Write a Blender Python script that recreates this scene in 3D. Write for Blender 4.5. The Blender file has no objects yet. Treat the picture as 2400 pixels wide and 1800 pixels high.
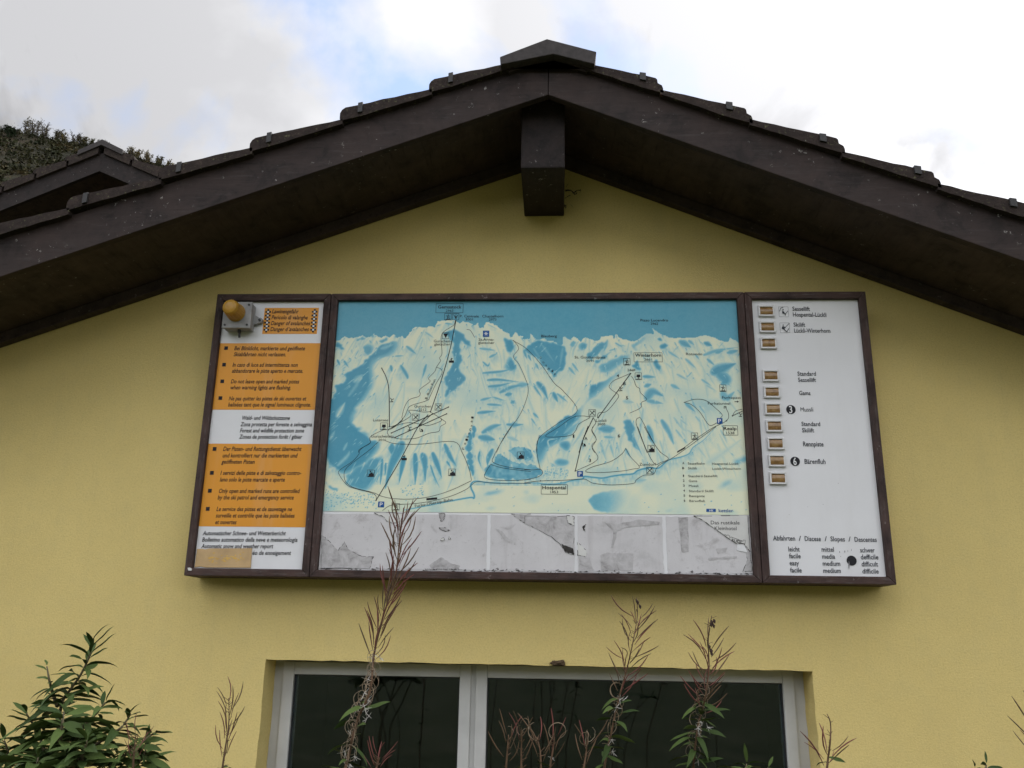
import bpy, bmesh, math, random
import numpy as np
from mathutils import Vector, Matrix

# ------------------------------------------------------------------ camera, sky, sun, exposure
scene = bpy.context.scene
OFF = 2.5                                   # height of the board's centre above the ground
CAM = np.array([0.0886, -3.491, -0.785 + OFF])
PITCH, YAW, ROLL, FOC = 0.28309, 0.05350, 0.01625, 2020.5     # FOC in pixels of the 2400 px wide photograph


def cam_axes():
    cp, sp, cy, sy, cr, sr = (math.cos(PITCH), math.sin(PITCH), math.cos(YAW), math.sin(YAW),
                              math.cos(ROLL), math.sin(ROLL))
    right = np.array([1, 0, 0.]); fwd = np.array([0, cp, sp]); up = np.array([0, -sp, cp])
    Z = np.array([[cy, -sy, 0], [sy, cy, 0], [0, 0, 1]])
    return Z @ (cr * right + sr * up), Z @ fwd, Z @ (-sr * right + cr * up)


AX, FW, UP = cam_axes()


def ray(X, Y, y):
    """point of the plane at depth y that the photograph shows at pixel X, Y (2400 x 1800)"""
    d = FW * FOC + AX * (X - 1200) - UP * (Y - 900)
    return CAM + (y - CAM[1]) / d[1] * d


cam_data = bpy.data.cameras.new('camera')
cam_data.sensor_width = 36.0
cam_data.lens = FOC / 2400 * 36
cam_data.clip_start = 0.05
cam_data.clip_end = 3000
cam = bpy.data.objects.new('camera', cam_data)
scene.collection.objects.link(cam)
cam.matrix_world = Matrix(((AX[0], UP[0], -FW[0], CAM[0]), (AX[1], UP[1], -FW[1], CAM[1]),
                           (AX[2], UP[2], -FW[2], CAM[2]), (0, 0, 0, 1)))
scene.camera = cam

SUN_EL, SUN_AZ = math.radians(47), math.radians(32)      # behind the house, to the right
SUN_DIR = Vector((math.sin(SUN_AZ) * math.cos(SUN_EL), math.cos(SUN_AZ) * math.cos(SUN_EL), math.sin(SUN_EL)))

world = bpy.data.worlds.new('World')
scene.world = world
world.use_nodes = True
wt = world.node_tree
wt.nodes.clear()


class NT:
    """small helper around a node tree"""
    def __init__(self, t): self.t = t
    def n(self, kind, **kw):
        nd = self.t.nodes.new(kind)
        for k, v in kw.items():
            if k == 'ins':
                for i, val in v.items():
                    if isinstance(val, bpy.types.NodeSocket): self.t.links.new(val, nd.inputs[i])
                    else: nd.inputs[i].default_value = val
            else: setattr(nd, k, v)
        return nd
    def math(self, op, a, b=0.0, clamp=False):
        nd = self.n('ShaderNodeMath', operation=op, use_clamp=clamp, ins={0: a, 1: b}); return nd.outputs[0]
    def vmath(self, op, a, b=(0, 0, 0)):
        nd = self.n('ShaderNodeVectorMath', operation=op, ins={0: a, 1: b})
        return nd.outputs['Value'] if op in ('DOT_PRODUCT', 'LENGTH') else nd.outputs[0]
    def noise(self, vec, scale, detail=4, rough=.55, dist=0.0, w=None):
        kw = {'Scale': scale, 'Detail': detail, 'Roughness': rough, 'Distortion': dist}
        if vec is not None: kw['Vector'] = vec
        nd = self.n('ShaderNodeTexNoise', ins=kw); return nd.outputs['Fac']
    def ramp(self, fac, stops, interp='LINEAR'):
        nd = self.n('ShaderNodeValToRGB'); cr = nd.color_ramp; cr.interpolation = interp
        while len(cr.elements) > 1: cr.elements.remove(cr.elements[-1])
        for i, (p, c) in enumerate(stops):
            e = cr.elements[0] if i == 0 else cr.elements.new(p)
            e.position = p; e.color = (c[0], c[1], c[2], 1) if not isinstance(c, (int, float)) else (c, c, c, 1)
        self.t.links.new(fac, nd.inputs[0]); return nd.outputs[0]
    def mix(self, fac, a, b, kind='MIX'):
        nd = self.n('ShaderNodeMix', data_type='RGBA', blend_type=kind)
        for i, v in ((0, fac), (6, a), (7, b)):
            if isinstance(v, bpy.types.NodeSocket): self.t.links.new(v, nd.inputs[i])
            else: nd.inputs[i].default_value = v if i == 0 else (v[0], v[1], v[2], 1)
        return nd.outputs[2]
    def link(self, a, b): self.t.links.new(a, b)


w = NT(wt)
w_co = w.n('ShaderNodeTexCoord').outputs['Generated']
sky = w.n('ShaderNodeTexSky', sky_type='NISHITA', sun_disc=False)
sky.sun_elevation = SUN_EL; sky.sun_rotation = SUN_AZ; sky.altitude = 1450; sky.air_density = 1.0
sky.dust_density = 1.0
c_big = w.noise(w.vmath('ADD', w_co, (-11.0524, -1.1269, 12.2801)), 3.0, 9, .52, .25)
c_cov = w.ramp(c_big, [(.35, .22), (.40, .62), (.465, 1.0)])              # how much cloud hides the blue
c_shade = w.noise(w.vmath('ADD', w_co, (-26.5799, 28.5060, -28.6281)), 1.9, 7, .5, .15)
sun_dot = w.math('MAXIMUM', w.vmath('DOT_PRODUCT', w_co, tuple(SUN_DIR)), 0.0)
glow = w.math('POWER', sun_dot, 6.0)                                     # thin cloud is brighter towards the sun
c_lum = w.ramp(c_shade, [(.36, .24), (.455, .355), (.52, 1.05), (.70, 2.0)])
c_pat = w.noise(w.vmath('ADD', w_co, (4.4, -7.1, 2.6)), 5.2, 7, .5, .3)      # small dull patches of thicker cloud
c_lum = w.math('MULTIPLY', c_lum, w.ramp(c_pat, [(.31, .50), (.37, .74), (.43, 1.0)]))
c_lum = w.math('ADD', c_lum, w.math('MULTIPLY', glow, .18))
c_col = w.mix(1.0, (.97, .97, 1.0), c_lum, 'MULTIPLY')
bg_sky = w.n('ShaderNodeBackground', ins={0: sky.outputs[0], 1: .10})
bg_cloud = w.n('ShaderNodeBackground', ins={0: c_col, 1: 1.0})
mixw = w.n('ShaderNodeMixShader', ins={0: c_cov, 1: bg_sky.outputs[0], 2: bg_cloud.outputs[0]})
outw = w.n('ShaderNodeOutputWorld', ins={0: mixw.outputs[0]})

sun_data = bpy.data.lights.new('sun', 'SUN')
sun_data.energy = 1.2
sun_data.angle = math.radians(12)
sun_data.color = (1.0, .95, .87)
sun = bpy.data.objects.new('sun', sun_data)
scene.collection.objects.link(sun)
sun.rotation_euler = (-SUN_DIR).to_track_quat('-Z', 'Y').to_euler()

scene.view_settings.view_transform = 'Standard'
scene.view_settings.look = 'None'
scene.view_settings.gamma = 1.0
scene.view_settings.use_curve_mapping = False
scene.view_settings.exposure = 1.46

# ------------------------------------------------------------------ helpers
COL = scene.collection
rnd = random.Random(7)
nrng = np.random.RandomState(11)


def tag(o, label=None, cat=None, group=None, kind=None):
    if label: o['label'] = label
    if cat: o['category'] = cat
    if group: o['group'] = group
    if kind: o['kind'] = kind
    return o


def empty(name, loc=(0, 0, 0)):
    o = bpy.data.objects.new(name, None)
    o.empty_display_size = .1
    COL.objects.link(o)
    o.location = loc
    return o


def link_mesh(name, me, parent=None, smooth=False):
    o = bpy.data.objects.new(name, me)
    COL.objects.link(o)
    if parent is not None:
        o.parent = parent
        if parent.parent is None: o.matrix_parent_inverse = Matrix.Translation(-Vector(parent.location))   # roots are moved, never turned
    if smooth and len(me.polygons): me.polygons.foreach_set('use_smooth', [True] * len(me.polygons))
    return o


def mesh_obj(name, verts, faces, mat, parent=None, smooth=False):
    me = bpy.data.meshes.new(name)
    me.from_pydata([tuple(v) for v in verts], [], faces)
    me.update()
    if mat: me.materials.append(mat)
    return link_mesh(name, me, parent, smooth)


class MB:
    """collects pieces of ONE part and links them as one mesh"""
    def __init__(self): self.v = []; self.f = []
    def add(self, verts, faces):
        b = len(self.v); self.v += [tuple(map(float, q)) for q in verts]
        self.f += [tuple(b + i for i in f) for f in faces]
    def box(self, a, b):
        (x0, y0, z0), (x1, y1, z1) = a, b
        self.add([(x0, y0, z0), (x1, y0, z0), (x1, y1, z0), (x0, y1, z0), (x0, y0, z1), (x1, y0, z1), (x1, y1, z1), (x0, y1, z1)],
                 [(0, 3, 2, 1), (4, 5, 6, 7), (0, 1, 5, 4), (1, 2, 6, 5), (2, 3, 7, 6), (3, 0, 4, 7)])
    def prism(self, poly, y0, y1):
        """poly: (x, z) outline extruded along y"""
        n = len(poly)
        ar = sum(poly[i][0] * poly[(i + 1) % n][1] - poly[(i + 1) % n][0] * poly[i][1] for i in range(n))
        if ar < 0: poly = poly[::-1]
        self.add([(x, y0, z) for x, z in poly] + [(x, y1, z) for x, z in poly],
                 [tuple(range(n)), tuple(range(2 * n - 1, n - 1, -1))] +
                 [((i + 1) % n, i, n + i, n + (i + 1) % n) for i in range(n)])
    def tube(self, pts, radii, k=6, caps=True):
        pts = [Vector(p) for p in pts]; rings = []
        for i, p in enumerate(pts):
            t = (pts[min(i + 1, len(pts) - 1)] - pts[max(i - 1, 0)]).normalized()
            a = t.cross(Vector((0, 1, 0))) if abs(t.y) < .9 else t.cross(Vector((1, 0, 0)))
            a.normalize(); b = t.cross(a)
            rings.append([p + (a * math.cos(2 * math.pi * j / k) + b * math.sin(2 * math.pi * j / k)) * radii[i] for j in range(k)])
        vs = [q for r_ in rings for q in r_]; fs = []
        for i in range(len(pts) - 1):
            for j in range(k): fs.append((i * k + j, i * k + (j + 1) % k, (i + 1) * k + (j + 1) % k, (i + 1) * k + j))
        if caps: fs += [tuple(range(k))[::-1], tuple((len(pts) - 1) * k + j for j in range(k))]
        self.add(vs, fs)
    def mesh(self, name, mat):
        me = bpy.data.meshes.new(name); me.from_pydata(self.v, [], self.f); me.update()
        if mat: me.materials.append(mat)
        return me
    def build(self, name, mat, parent=None, smooth=False, bevel=0.0):
        me = self.mesh(name, mat)
        if bevel:
            bm = bmesh.new(); bm.from_mesh(me)
            bmesh.ops.recalc_face_normals(bm, faces=bm.faces)
            bmesh.ops.bevel(bm, geom=list(bm.edges), offset=bevel, segments=2, affect='EDGES', profile=.6)
            bm.to_mesh(me); bm.free()
        return link_mesh(name, me, parent, smooth)


def material(name, build, rough=.7, spec=.3):
    m = bpy.data.materials.new(name); m.use_nodes = True
    t = NT(m.node_tree); b = m.node_tree.nodes['Principled BSDF']
    b.inputs['Roughness'].default_value = rough
    b.inputs['Specular IOR Level'].default_value = spec
    build(t, b); return m


def obj_co(t, scale=(1, 1, 1)):
    co = t.n('ShaderNodeTexCoord').outputs['Object']
    if scale != (1, 1, 1): co = t.n('ShaderNodeMapping', ins={0: co, 3: scale}).outputs[0]
    return co


def bump(t, b, h, strength=.3, dist=.01):
    bp = t.n('ShaderNodeBump', ins={'Strength': strength, 'Distance': dist, 'Height': h})
    t.link(bp.outputs[0], b.inputs['Normal'])


def plain(col, var=.12, nscale=30, rough=.7, spec=.3, bstr=0.0, bscale=200, bdist=.002):
    def f(t, b):
        co = obj_co(t)
        k = t.noise(co, nscale, 5)
        lo = tuple(c * (1 - var) for c in col); hi = tuple(min(1, c * (1 + var)) for c in col)
        t.link(t.ramp(k, [(.3, lo), (.7, hi)]), b.inputs['Base Color'])
        if bstr: bump(t, b, t.noise(co, bscale, 3), bstr, bdist)
    return material('m', f, rough, spec)


# ------------------------------------------------------------------ materials
def f_stucco(t, b):
    co = obj_co(t)
    big = t.noise(co, 1.1, 5, .6)
    mid = t.noise(co, 14, 5, .6)
    fine = t.noise(co, 140, 4, .7)
    c = t.ramp(big, [(.3, (.655, .520, .205)), (.7, (.735, .590, .24))])
    c = t.mix(t.math('MULTIPLY', t.ramp(mid, [(.45, 0.), (.8, 1.)]), .22), c, (.52, .45, .22))
    c = t.mix(t.ramp(fine, [(.32, .42), (.50, 0.)]), c, (.48, .37, .145))
    c = t.mix(t.ramp(fine, [(.56, 0.), (.70, .35)]), c, (.80, .66, .33))
    # a few specks, scuffs and drips that sit in the render itself
    v = t.n('ShaderNodeTexVoronoi', ins={'Vector': co, 'Scale': 2.6})
    jit = t.noise(co, 120, 2)
    d = t.math('ADD', v.outputs['Distance'], t.math('MULTIPLY', jit, .02))
    keep = t.math('GREATER_THAN', t.n('ShaderNodeSeparateXYZ', ins={0: v.outputs['Color']}).outputs[0], .55)
    spot = t.math('MULTIPLY', t.math('LESS_THAN', d, .026), keep)
    c = t.mix(t.math('MULTIPLY', spot, .55), c, (.16, .13, .09))
    st = t.noise(obj_co(t, (9, 9, .8)), 1.2, 4, .6)
    c = t.mix(t.math('MULTIPLY', t.ramp(st, [(.52, 0.), (.78, 1.)]), .14), c, (.47, .39, .2))
    t.link(c, b.inputs['Base Color'])
    h = t.math('ADD', t.noise(co, 170, 4, .65), t.math('MULTIPLY', mid, .8))
    bump(t, b, h, .5, .004)


STUCCO = material('yellow_render', f_stucco, .9, .15)


def wood_mat(base, light, scale, wear=.25, wearcol=(.33, .31, .3), spec=.25, rough=.72, streak=.75):
    def f(t, b):
        co = obj_co(t)
        g = t.noise(obj_co(t, scale), 1.0, 7, .65, .4)
        c = t.ramp(g, [(.28, base), (.55, tuple((x + y) / 2 for x, y in zip(base, light))), (.78, light)])
        bl_ = t.noise(co, 9, 6, .7, .4)
        c = t.mix(t.ramp(bl_, [(.40, 0.), (.66, .75)]), c, tuple(min(1, a * k) for a, k in zip(light, (1.22, 1.12, 1.06))))
        c = t.mix(t.ramp(bl_, [(.30, .7), (.44, 0.)]), c, tuple(a * .55 for a in base))
        p = t.noise(co, 38, 6, .7)
        q = t.noise(co, 5, 3, .5)
        wf = t.math('MULTIPLY', t.ramp(p, [(.63, 0.), (.69, 1.)]), t.ramp(q, [(.44, 0.), (.58, 1.)]))
        c = t.mix(t.math('MULTIPLY', wf, wear), c, wearcol)
        gr = t.noise(obj_co(t, tuple(x * 2.5 for x in scale)), 1.0, 5, .65)
        c = t.mix(t.math('MULTIPLY', t.ramp(gr, [(.55, 0.), (.70, 1.)]), wear * streak), c, tuple(x * .5 for x in wearcol))
        c = t.mix(t.math('MULTIPLY', t.ramp(gr, [(.30, 1.), (.42, 0.)]), .6), c, tuple(x * .45 for x in base))
        t.link(c, b.inputs['Base Color'])
        bump(t, b, g, .45, .004)
    return material('stained_wood', f, rough, spec)


WOOD_X = wood_mat((.030, .019, .017), (.070, .045, .040), (5, 55, 55), .55)        # grain along x
WOOD_Z = wood_mat((.030, .019, .017), (.068, .044, .040), (55, 55, 5), .5)         # grain along z
BARGE = wood_mat((.016, .011, .010), (.036, .026, .024), (3, 30, 22), .75, (.42, .40, .38), streak=.10)
SOFFIT = wood_mat((.028, .020, .019), (.060, .045, .043), (24, 3, 24), .4, (.35, .34, .33), streak=.06)
BEAM = wood_mat((.011, .008, .0077), (.023, .017, .016), (30, 3, 30), .6, (.42, .40, .38), streak=.06)  # darker copy of the wood, painting in the shade on the ridge beam


def f_tile(t, b):
    co = obj_co(t)
    n = t.noise(co, 22, 6, .65)
    c = t.ramp(n, [(.3, (.019, .014, .013)), (.55, (.033, .024, .021)), (.75, (.054, .038, .033))])
    l = t.noise(co, 60, 5, .7)
    c = t.mix(t.ramp(l, [(.58, 0.), (.68, .8)]), c, (.12, .12, .065))
    o = t.noise(co, 9, 3, .6)
    c = t.mix(t.ramp(o, [(.70, 0.), (.78, .55)]), c, (.20, .085, .05))
    wsp = t.noise(co, 75, 3, .7)
    c = t.mix(t.ramp(wsp, [(.70, 0.), (.75, .8)]), c, (.4, .4, .38))
    t.link(c, b.inputs['Base Color'])
    bump(t, b, t.noise(co, 70, 5, .7), .6, .006)


TILE = material('weathered_tile', f_tile, .9, .2)
CAPM = plain((.044, .038, .037), .25, 40, .75, .3, .4, 80)
CLIP = plain((.028, .027, .027), .2, 60, .6, .4)


def f_board(t, b, col=(.73, .735, .75)):
    co = obj_co(t)
    n = t.noise(co, 3.5, 5, .6)
    c = t.ramp(n, [(.3, tuple(x * .94 for x in col)), (.7, col)])
    s = t.noise(co, 90, 4, .7)
    c = t.mix(t.ramp(s, [(.71, 0.), (.76, .45)]), c, (.45, .43, .40))
    e = t.noise(obj_co(t, (14, 14, 1.5)), 1, 4, .6)
    c = t.mix(t.math('MULTIPLY', t.ramp(e, [(.5, 0.), (.8, 1.)]), .16), c, (.5, .49, .46))
    t.link(c, b.inputs['Base Color'])


WHITE = material('white_panel', f_board, .45, .35)
ORANGE = material('orange_print', lambda t, b: f_board(t, b, (.72, .305, .028)), .45, .3)
INK = plain((.018, .018, .022), .1, 20, .6, .2)
INKG = plain((.045, .05, .06), .1, 20, .6, .2)
BLUEINK = plain((.015, .09, .30), .1, 20, .6, .2)
WHITEINK = plain((.72, .73, .74), .05, 20, .6, .2)


def f_map(t, b):
    co = obj_co(t)
    at = t.n('ShaderNodeAttribute', attribute_name='paint').outputs['Fac']
    g = t.noise(co, 130, 4, .7)
    streak = t.noise(co, 38, 5, .6, .8)
    k = t.math('ADD', at, t.math('MULTIPLY', t.math('SUBTRACT', g, .5), .16))
    k = t.math('ADD', k, t.math('MULTIPLY', t.math('MULTIPLY', t.math('SUBTRACT', streak, .5), .5), t.math('MULTIPLY', at, t.math('SUBTRACT', 1.25, at))), True)
    c = t.ramp(k, [(0., (.74, .77, .575)), (.22, (.56, .69, .59)), (.55, (.21, .50, .58)), (1., (.05, .30, .44))])
    fade = t.noise(co, 2.2, 4, .6)
    c = t.mix(t.math('MULTIPLY', t.ramp(fade, [(.35, 0.), (.75, 1.)]), .10), c, (.62, .66, .58))
    t.link(c, b.inputs['Base Color'])


MAP = material('printed_map', f_map, .5, .3)


def f_poster(t, b):
    co = obj_co(t)
    n = t.noise(co, 6, 6, .65, .3)
    c = t.ramp(n, [(.28, (.44, .435, .44)), (.42, (.56, .55, .56)), (.7, (.62, .612, .622))])
    m = t.noise(co, 19, 6, .72, .6)
    c = t.mix(t.ramp(m, [(.56, 0.), (.72, .6)]), c, (.27, .25, .25))
    s = t.noise(co, 120, 4, .7)
    c = t.mix(t.ramp(s, [(.64, 0.), (.74, .6)]), c, (.16, .15, .14))
    dr = t.noise(obj_co(t, (16, 16, 2)), 1, 5, .65)
    c = t.mix(t.math('MULTIPLY', t.ramp(dr, [(.55, 0.), (.75, 1.)]), .35), c, (.30, .28, .28))
    t.link(c, b.inputs['Base Color'])
    bump(t, b, m, .3, .003)


POSTER = material('peeled_poster', f_poster, .85, .2)


def f_torn_dark(t, b):
    co = obj_co(t)
    n = t.noise(co, 26, 6, .7, .5)
    t.link(t.ramp(n, [(.3, (.26, .25, .25)), (.48, (.43, .42, .425)), (.70, (.55, .542, .55))]), b.inputs['Base Color'])
    bump(t, b, n, .4, .003)


TORN_DARK = material('torn_residue', f_torn_dark, .9, .15)
TORN_EDGE = plain((.05, .047, .045), .4, 60, .9, .1)
PAPER_W = plain((.62, .62, .60), .08, 12, .8, .2)
TAPE = plain((.50, .345, .175), .16, 16, .5, .3)
TAPE_STAIN = plain((.60, .38, .10), .2, 24, .5, .3)
PVC = plain((.50, .50, .485), .10, 7, .5, .35)
GASKET = plain((.03, .03, .03), .2, 30, .6, .3)
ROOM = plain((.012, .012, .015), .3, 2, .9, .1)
METAL_GREY = plain((.30, .30, .30), .22, 25, .5, .4, .3, 120)
METAL_DARK = plain((.035, .035, .036), .2, 40, .6, .4)
NEST = plain((.10, .07, .045), .35, 90, .95, .1, .8, 150)
BEZEL = plain((.62, .62, .62), .05, 30, .35, .5)


def f_lens(t, b):
    co = obj_co(t)
    n = t.noise(co, 55, 5, .6, .6)
    c = t.ramp(n, [(.3, (.13, .065, .018)), (.5, (.25, .14, .045)), (.72, (.34, .22, .085))])
    t.link(c, b.inputs['Base Color'])
    b.inputs['Coat Weight'].default_value = .6
    bump(t, b, n, .4, .003)


LENS = material('amber_lens', f_lens, .3, .5)


def f_dome(t, b):
    n = t.noise(obj_co(t), 40, 4, .6)
    t.link(t.ramp(n, [(.3, (.38, .20, .022)), (.7, (.48, .265, .035))]), b.inputs['Base Color'])
    b.inputs['Subsurface Weight'].default_value = .25
    b.inputs['Subsurface Radius'].default_value = (.02, .01, .003)
    b.inputs['Subsurface Scale'].default_value = .5


DOME = material('amber_dome', f_dome, .38, .4)

GLASS = bpy.data.materials.new('window_glass'); GLASS.use_nodes = True
gt = NT(GLASS.node_tree); GLASS.node_tree.nodes.clear()
g_fr = gt.n('ShaderNodeFresnel', ins={0: 1.5})
g_n = gt.noise(obj_co(gt), 3, 2)
g_b = gt.n('ShaderNodeBump', ins={'Strength': .03, 'Distance': .02, 'Height': g_n})
g_gl = gt.n('ShaderNodeBsdfGlossy', ins={'Color': (.74, .84, 1.0, 1), 'Roughness': .03})
gt.link(g_b.outputs[0], g_gl.inputs['Normal'])
g_tr = gt.n('ShaderNodeBsdfTransparent', ins={0: (.82, .86, .85, 1)})
g_mx = gt.n('ShaderNodeMixShader', ins={0: gt.math('MULTIPLY', g_fr.outputs[0], 1.6), 1: g_tr.outputs[0], 2: g_gl.outputs[0]})
gt.n('ShaderNodeOutputMaterial', ins={0: g_mx.outputs[0]})


def f_leaf(dark, light):
    def f(t, b):
        inf = t.n('ShaderNodeObjectInfo').outputs['Random']
        n = t.noise(obj_co(t), 60, 3)
        k = t.math('ADD', t.math('MULTIPLY', inf, .7), t.math('MULTIPLY', n, .3))
        t.link(t.ramp(k, [(.1, dark), (.9, light)]), b.inputs['Base Color'])
        b.inputs['Subsurface Weight'].default_value = 0
    return f


LEAF = material('leaf_green', f_leaf((.022, .042, .010), (.070, .105, .026)), .65, .12)
STEM_G = plain((.10, .085, .045), .25, 60, .7, .2)
STEM_R = plain((.11, .065, .038), .3, 70, .7, .2)
POD_R = material('pod_red', f_leaf((.085, .036, .028), (.17, .055, .048)), .7, .15)
POD_B = material('pod_brown', f_leaf((.07, .048, .03), (.14, .085, .05)), .7, .15)
CURL = material('curled_pod', f_leaf((.17, .12, .075), (.32, .26, .19)), .8, .15)
FLUFF = plain((.55, .53, .50), .1, 80, .95, .05)
DRY = plain((.06, .04, .035), .3, 80, .9, .1)


def f_ground(t, b):
    co = obj_co(t)
    n = t.noise(co, .8, 8, .65)
    t.link(t.ramp(n, [(.3, (.025, .030, .012)), (.5, (.045, .048, .02)), (.7, (.075, .068, .036))]), b.inputs['Base Color'])
    bump(t, b, t.noise(co, 12, 5, .7), .6, .05)


GROUND = material('grass_ground', f_ground, .95, .1)


def f_hill(t, b):
    co = obj_co(t)
    n = t.noise(co, .12, 8, .68, .4)
    c = t.ramp(n, [(.30, (.005, .006, .0025)), (.45, (.012, .0115, .0045)), (.56, (.019, .0155, .006)), (.68, (.018, .0105, .005)), (.8, (.021, .018, .010))])
    m = t.noise(co, .9, 6, .7)
    c = t.mix(t.ramp(m, [(.45, 0.), (.62, .75)]), c, (.007, .008, .0035))
    t.link(c, b.inputs['Base Color'])
    bump(t, b, m, .8, .6)


HILL = material('autumn_hillside', f_hill, .95, .1)
def f_forest(t, b):
    n = t.noise(obj_co(t), .25, 8, .7)
    t.link(t.ramp(n, [(.3, (.014, .018, .011)), (.55, (.040, .044, .028)), (.75, (.085, .075, .05))]), b.inputs['Base Color'])


FOREST = material('conifer_slope', f_forest, .95, .05)
SHRUB_L = material('shrub_leaf', f_leaf((.045, .05, .018), (.13, .10, .035)), .8, .1)
SHRUB_D = material('shrub_leaf_dark', f_leaf((.014, .024, .010), (.04, .05, .02)), .8, .1)
TWIG = plain((.06, .05, .042), .2, 40, .9, .1)

# ------------------------------------------------------------------ ground and hill
tag(mesh_obj('ground', [(-400, -400, 0), (400, -400, 0), (400, 400, 0), (-400, 400, 0)], [(0, 1, 2, 3)], GROUND),
    'autumn grass ground in front of the yellow house', 'ground', kind='structure')


# unseen valley slope behind the camera, added and sized to block low sky light
ov, of = [], []
NA, NR2 = 60, 14
for i in range(NA + 1):
    a = math.radians(92 + 176 * i / NA); e = math.radians(12 + 3.0 * math.sin(i * .31) + 1.5 * math.sin(i * .83 + 1)) * min(1, .55 + .9 * math.sin(math.pi * i / NA))
    for j in range(NR2):
        q = j / (NR2 - 1); dist = 32 + 130 * q
        ov.append((dist * math.sin(a), -4 + dist * math.cos(a), -.3 + 162 * math.tan(e) * q ** 1.25 + math.sin(i * 1.7 + j * 2.1) * 1.2 * q))
for i in range(NA):
    for j in range(NR2 - 1): of.append((i * NR2 + j, i * NR2 + j + 1, (i + 1) * NR2 + j + 1, (i + 1) * NR2 + j))
tag(mesh_obj('hill', ov, of, FOREST, None, True), 'unseen wooded valley slope behind the viewer, added to block low sky light', 'hill', kind='structure')


def dir_px(X, Y):
    d = FW * FOC + AX * (X - 1200) - UP * (Y - 900); return d / np.linalg.norm(d)


# crest of the hillside: pixel of the photograph -> azimuth and elevation, then a slope built out to it
crest_px = [(-900, 110), (-500, 190), (-200, 255), (0, 303), (60, 312), (140, 329), (220, 343), (300, 364), (380, 386), (470, 415), (600, 470), (760, 560), (950, 680), (1200, 800), (1500, 860)]
caz, cel = [], []
for X, Y in crest_px:
    d = dir_px(X, Y); caz.append(math.atan2(d[0], d[1])); cel.append(math.atan2(d[2], math.hypot(d[0], d[1])))
AZ = np.linspace(min(caz), max(caz), 90)
EL = np.interp(AZ, caz, cel)
HD = 95.0
hv, hf = [], []
NR = 40
hn = nrng.rand(NR + 4, 94)
for i, (a, e) in enumerate(zip(AZ, EL)):
    for j in range(NR):
        s = j / (NR - 6)
        dist = 9 + (HD - 9) * min(s, 1.0) + max(0, s - 1) * 130
        top = HD * math.tan(e)
        if s <= 1: z = CAM[2] * s + top * (s ** 1.12) + (hn[j, i] - .5) * 1.1 * s * (1 - s) * 4 * .8
        else: z = CAM[2] + top - (s - 1) * 70
        z = max(z, -.5) if j else -.5
        hv.append((CAM[0] + dist * math.sin(a), CAM[1] + dist * math.cos(a) + 12 * (1 - min(s, 1)), z))
for i in range(len(AZ) - 1):
    for j in range(NR - 1):
        hf.append((i * NR + j, (i + 1) * NR + j, (i + 1) * NR + j + 1, i * NR + j + 1))
tag(mesh_obj('hill', hv, hf, HILL, None, True), 'brown and green autumn hillside rising behind the roofs at upper left', 'hill', kind='structure')


def hill_point(X, back=0.0):
    """a point on the crest seen at pixel column X"""
    Y = np.interp(X, [p[0] for p in crest_px], [p[1] for p in crest_px])
    d = dir_px(X, Y); h = math.hypot(d[0], d[1])
    a = math.atan2(d[0], d[1]); dist = HD - back
    s = (dist - 9) / (HD - 9)
    e = math.atan2(d[2], h)
    return Vector((CAM[0] + dist * math.sin(a), CAM[1] + dist * math.cos(a) + 12 * (1 - s), CAM[2] * s + HD * math.tan(e) * s ** 1.12))


def shrub(base, height, spread, leafy, label, leafmat, name='shrub', cat='shrub', group='shrubs along the hill crest', seed=0):
    r = random.Random(seed)
    root = empty(name, base)
    tag(root, label, cat, group)
    tw = MB(); lv = MB()
    nb = r.randint(6, 9)
    for b in range(nb):
        a = r.uniform(0, 6.28); lean = r.uniform(.1, .75) * spread / height
        hgt = height * r.uniform(.65, 1.0)
        p0 = base + Vector((r.uniform(-.15, .15), r.uniform(-.15, .15), -.3))
        pts = [p0]
        for k in range(1, 5):
            s = k / 4
            pts.append(p0 + Vector((math.cos(a) * lean * hgt * s + r.uniform(-.08, .08) * height, math.sin(a) * lean * hgt * s * .6, (hgt + .3) * s)))
        tw.tube(pts, [.07, .055, .04, .03, .015], 4)
        for k in range(14):
            i = r.randint(1, 3); s = r.random()
            q = pts[i].lerp(pts[i + 1], s)
            dr = Vector((r.uniform(-1, 1), r.uniform(-.6, .6), r.uniform(.0, 1.1))).normalized() * height * r.uniform(.12, .34)
            tw.tube([q, q + dr * .5 + Vector((0, 0, .03)), q + dr], [.026, .018, .008], 3, False)
            for m in range(int(leafy * r.uniform(.4, 1.6))):
                c = q + dr * r.uniform(.25, 1.1) + Vector((r.uniform(-1, 1), r.uniform(-1, 1), r.uniform(-1, 1))) * .14 * height * .5
                sz = r.uniform(.035, .075)
                u = Vector((r.uniform(-1, 1), r.uniform(-1, 1), r.uniform(-1, 1))).normalized() * sz
                v = u.cross(Vector((r.uniform(-1, 1), r.uniform(-1, 1), r.uniform(-1, 1)))).normalized() * sz * .7
                lv.add([c - u, c + v, c + u, c - v], [(0, 1, 2, 3)])
    tw.build('trunk', TWIG, root)
    if lv.f: lv.build('crown', leafmat, root)
    return root


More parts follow.
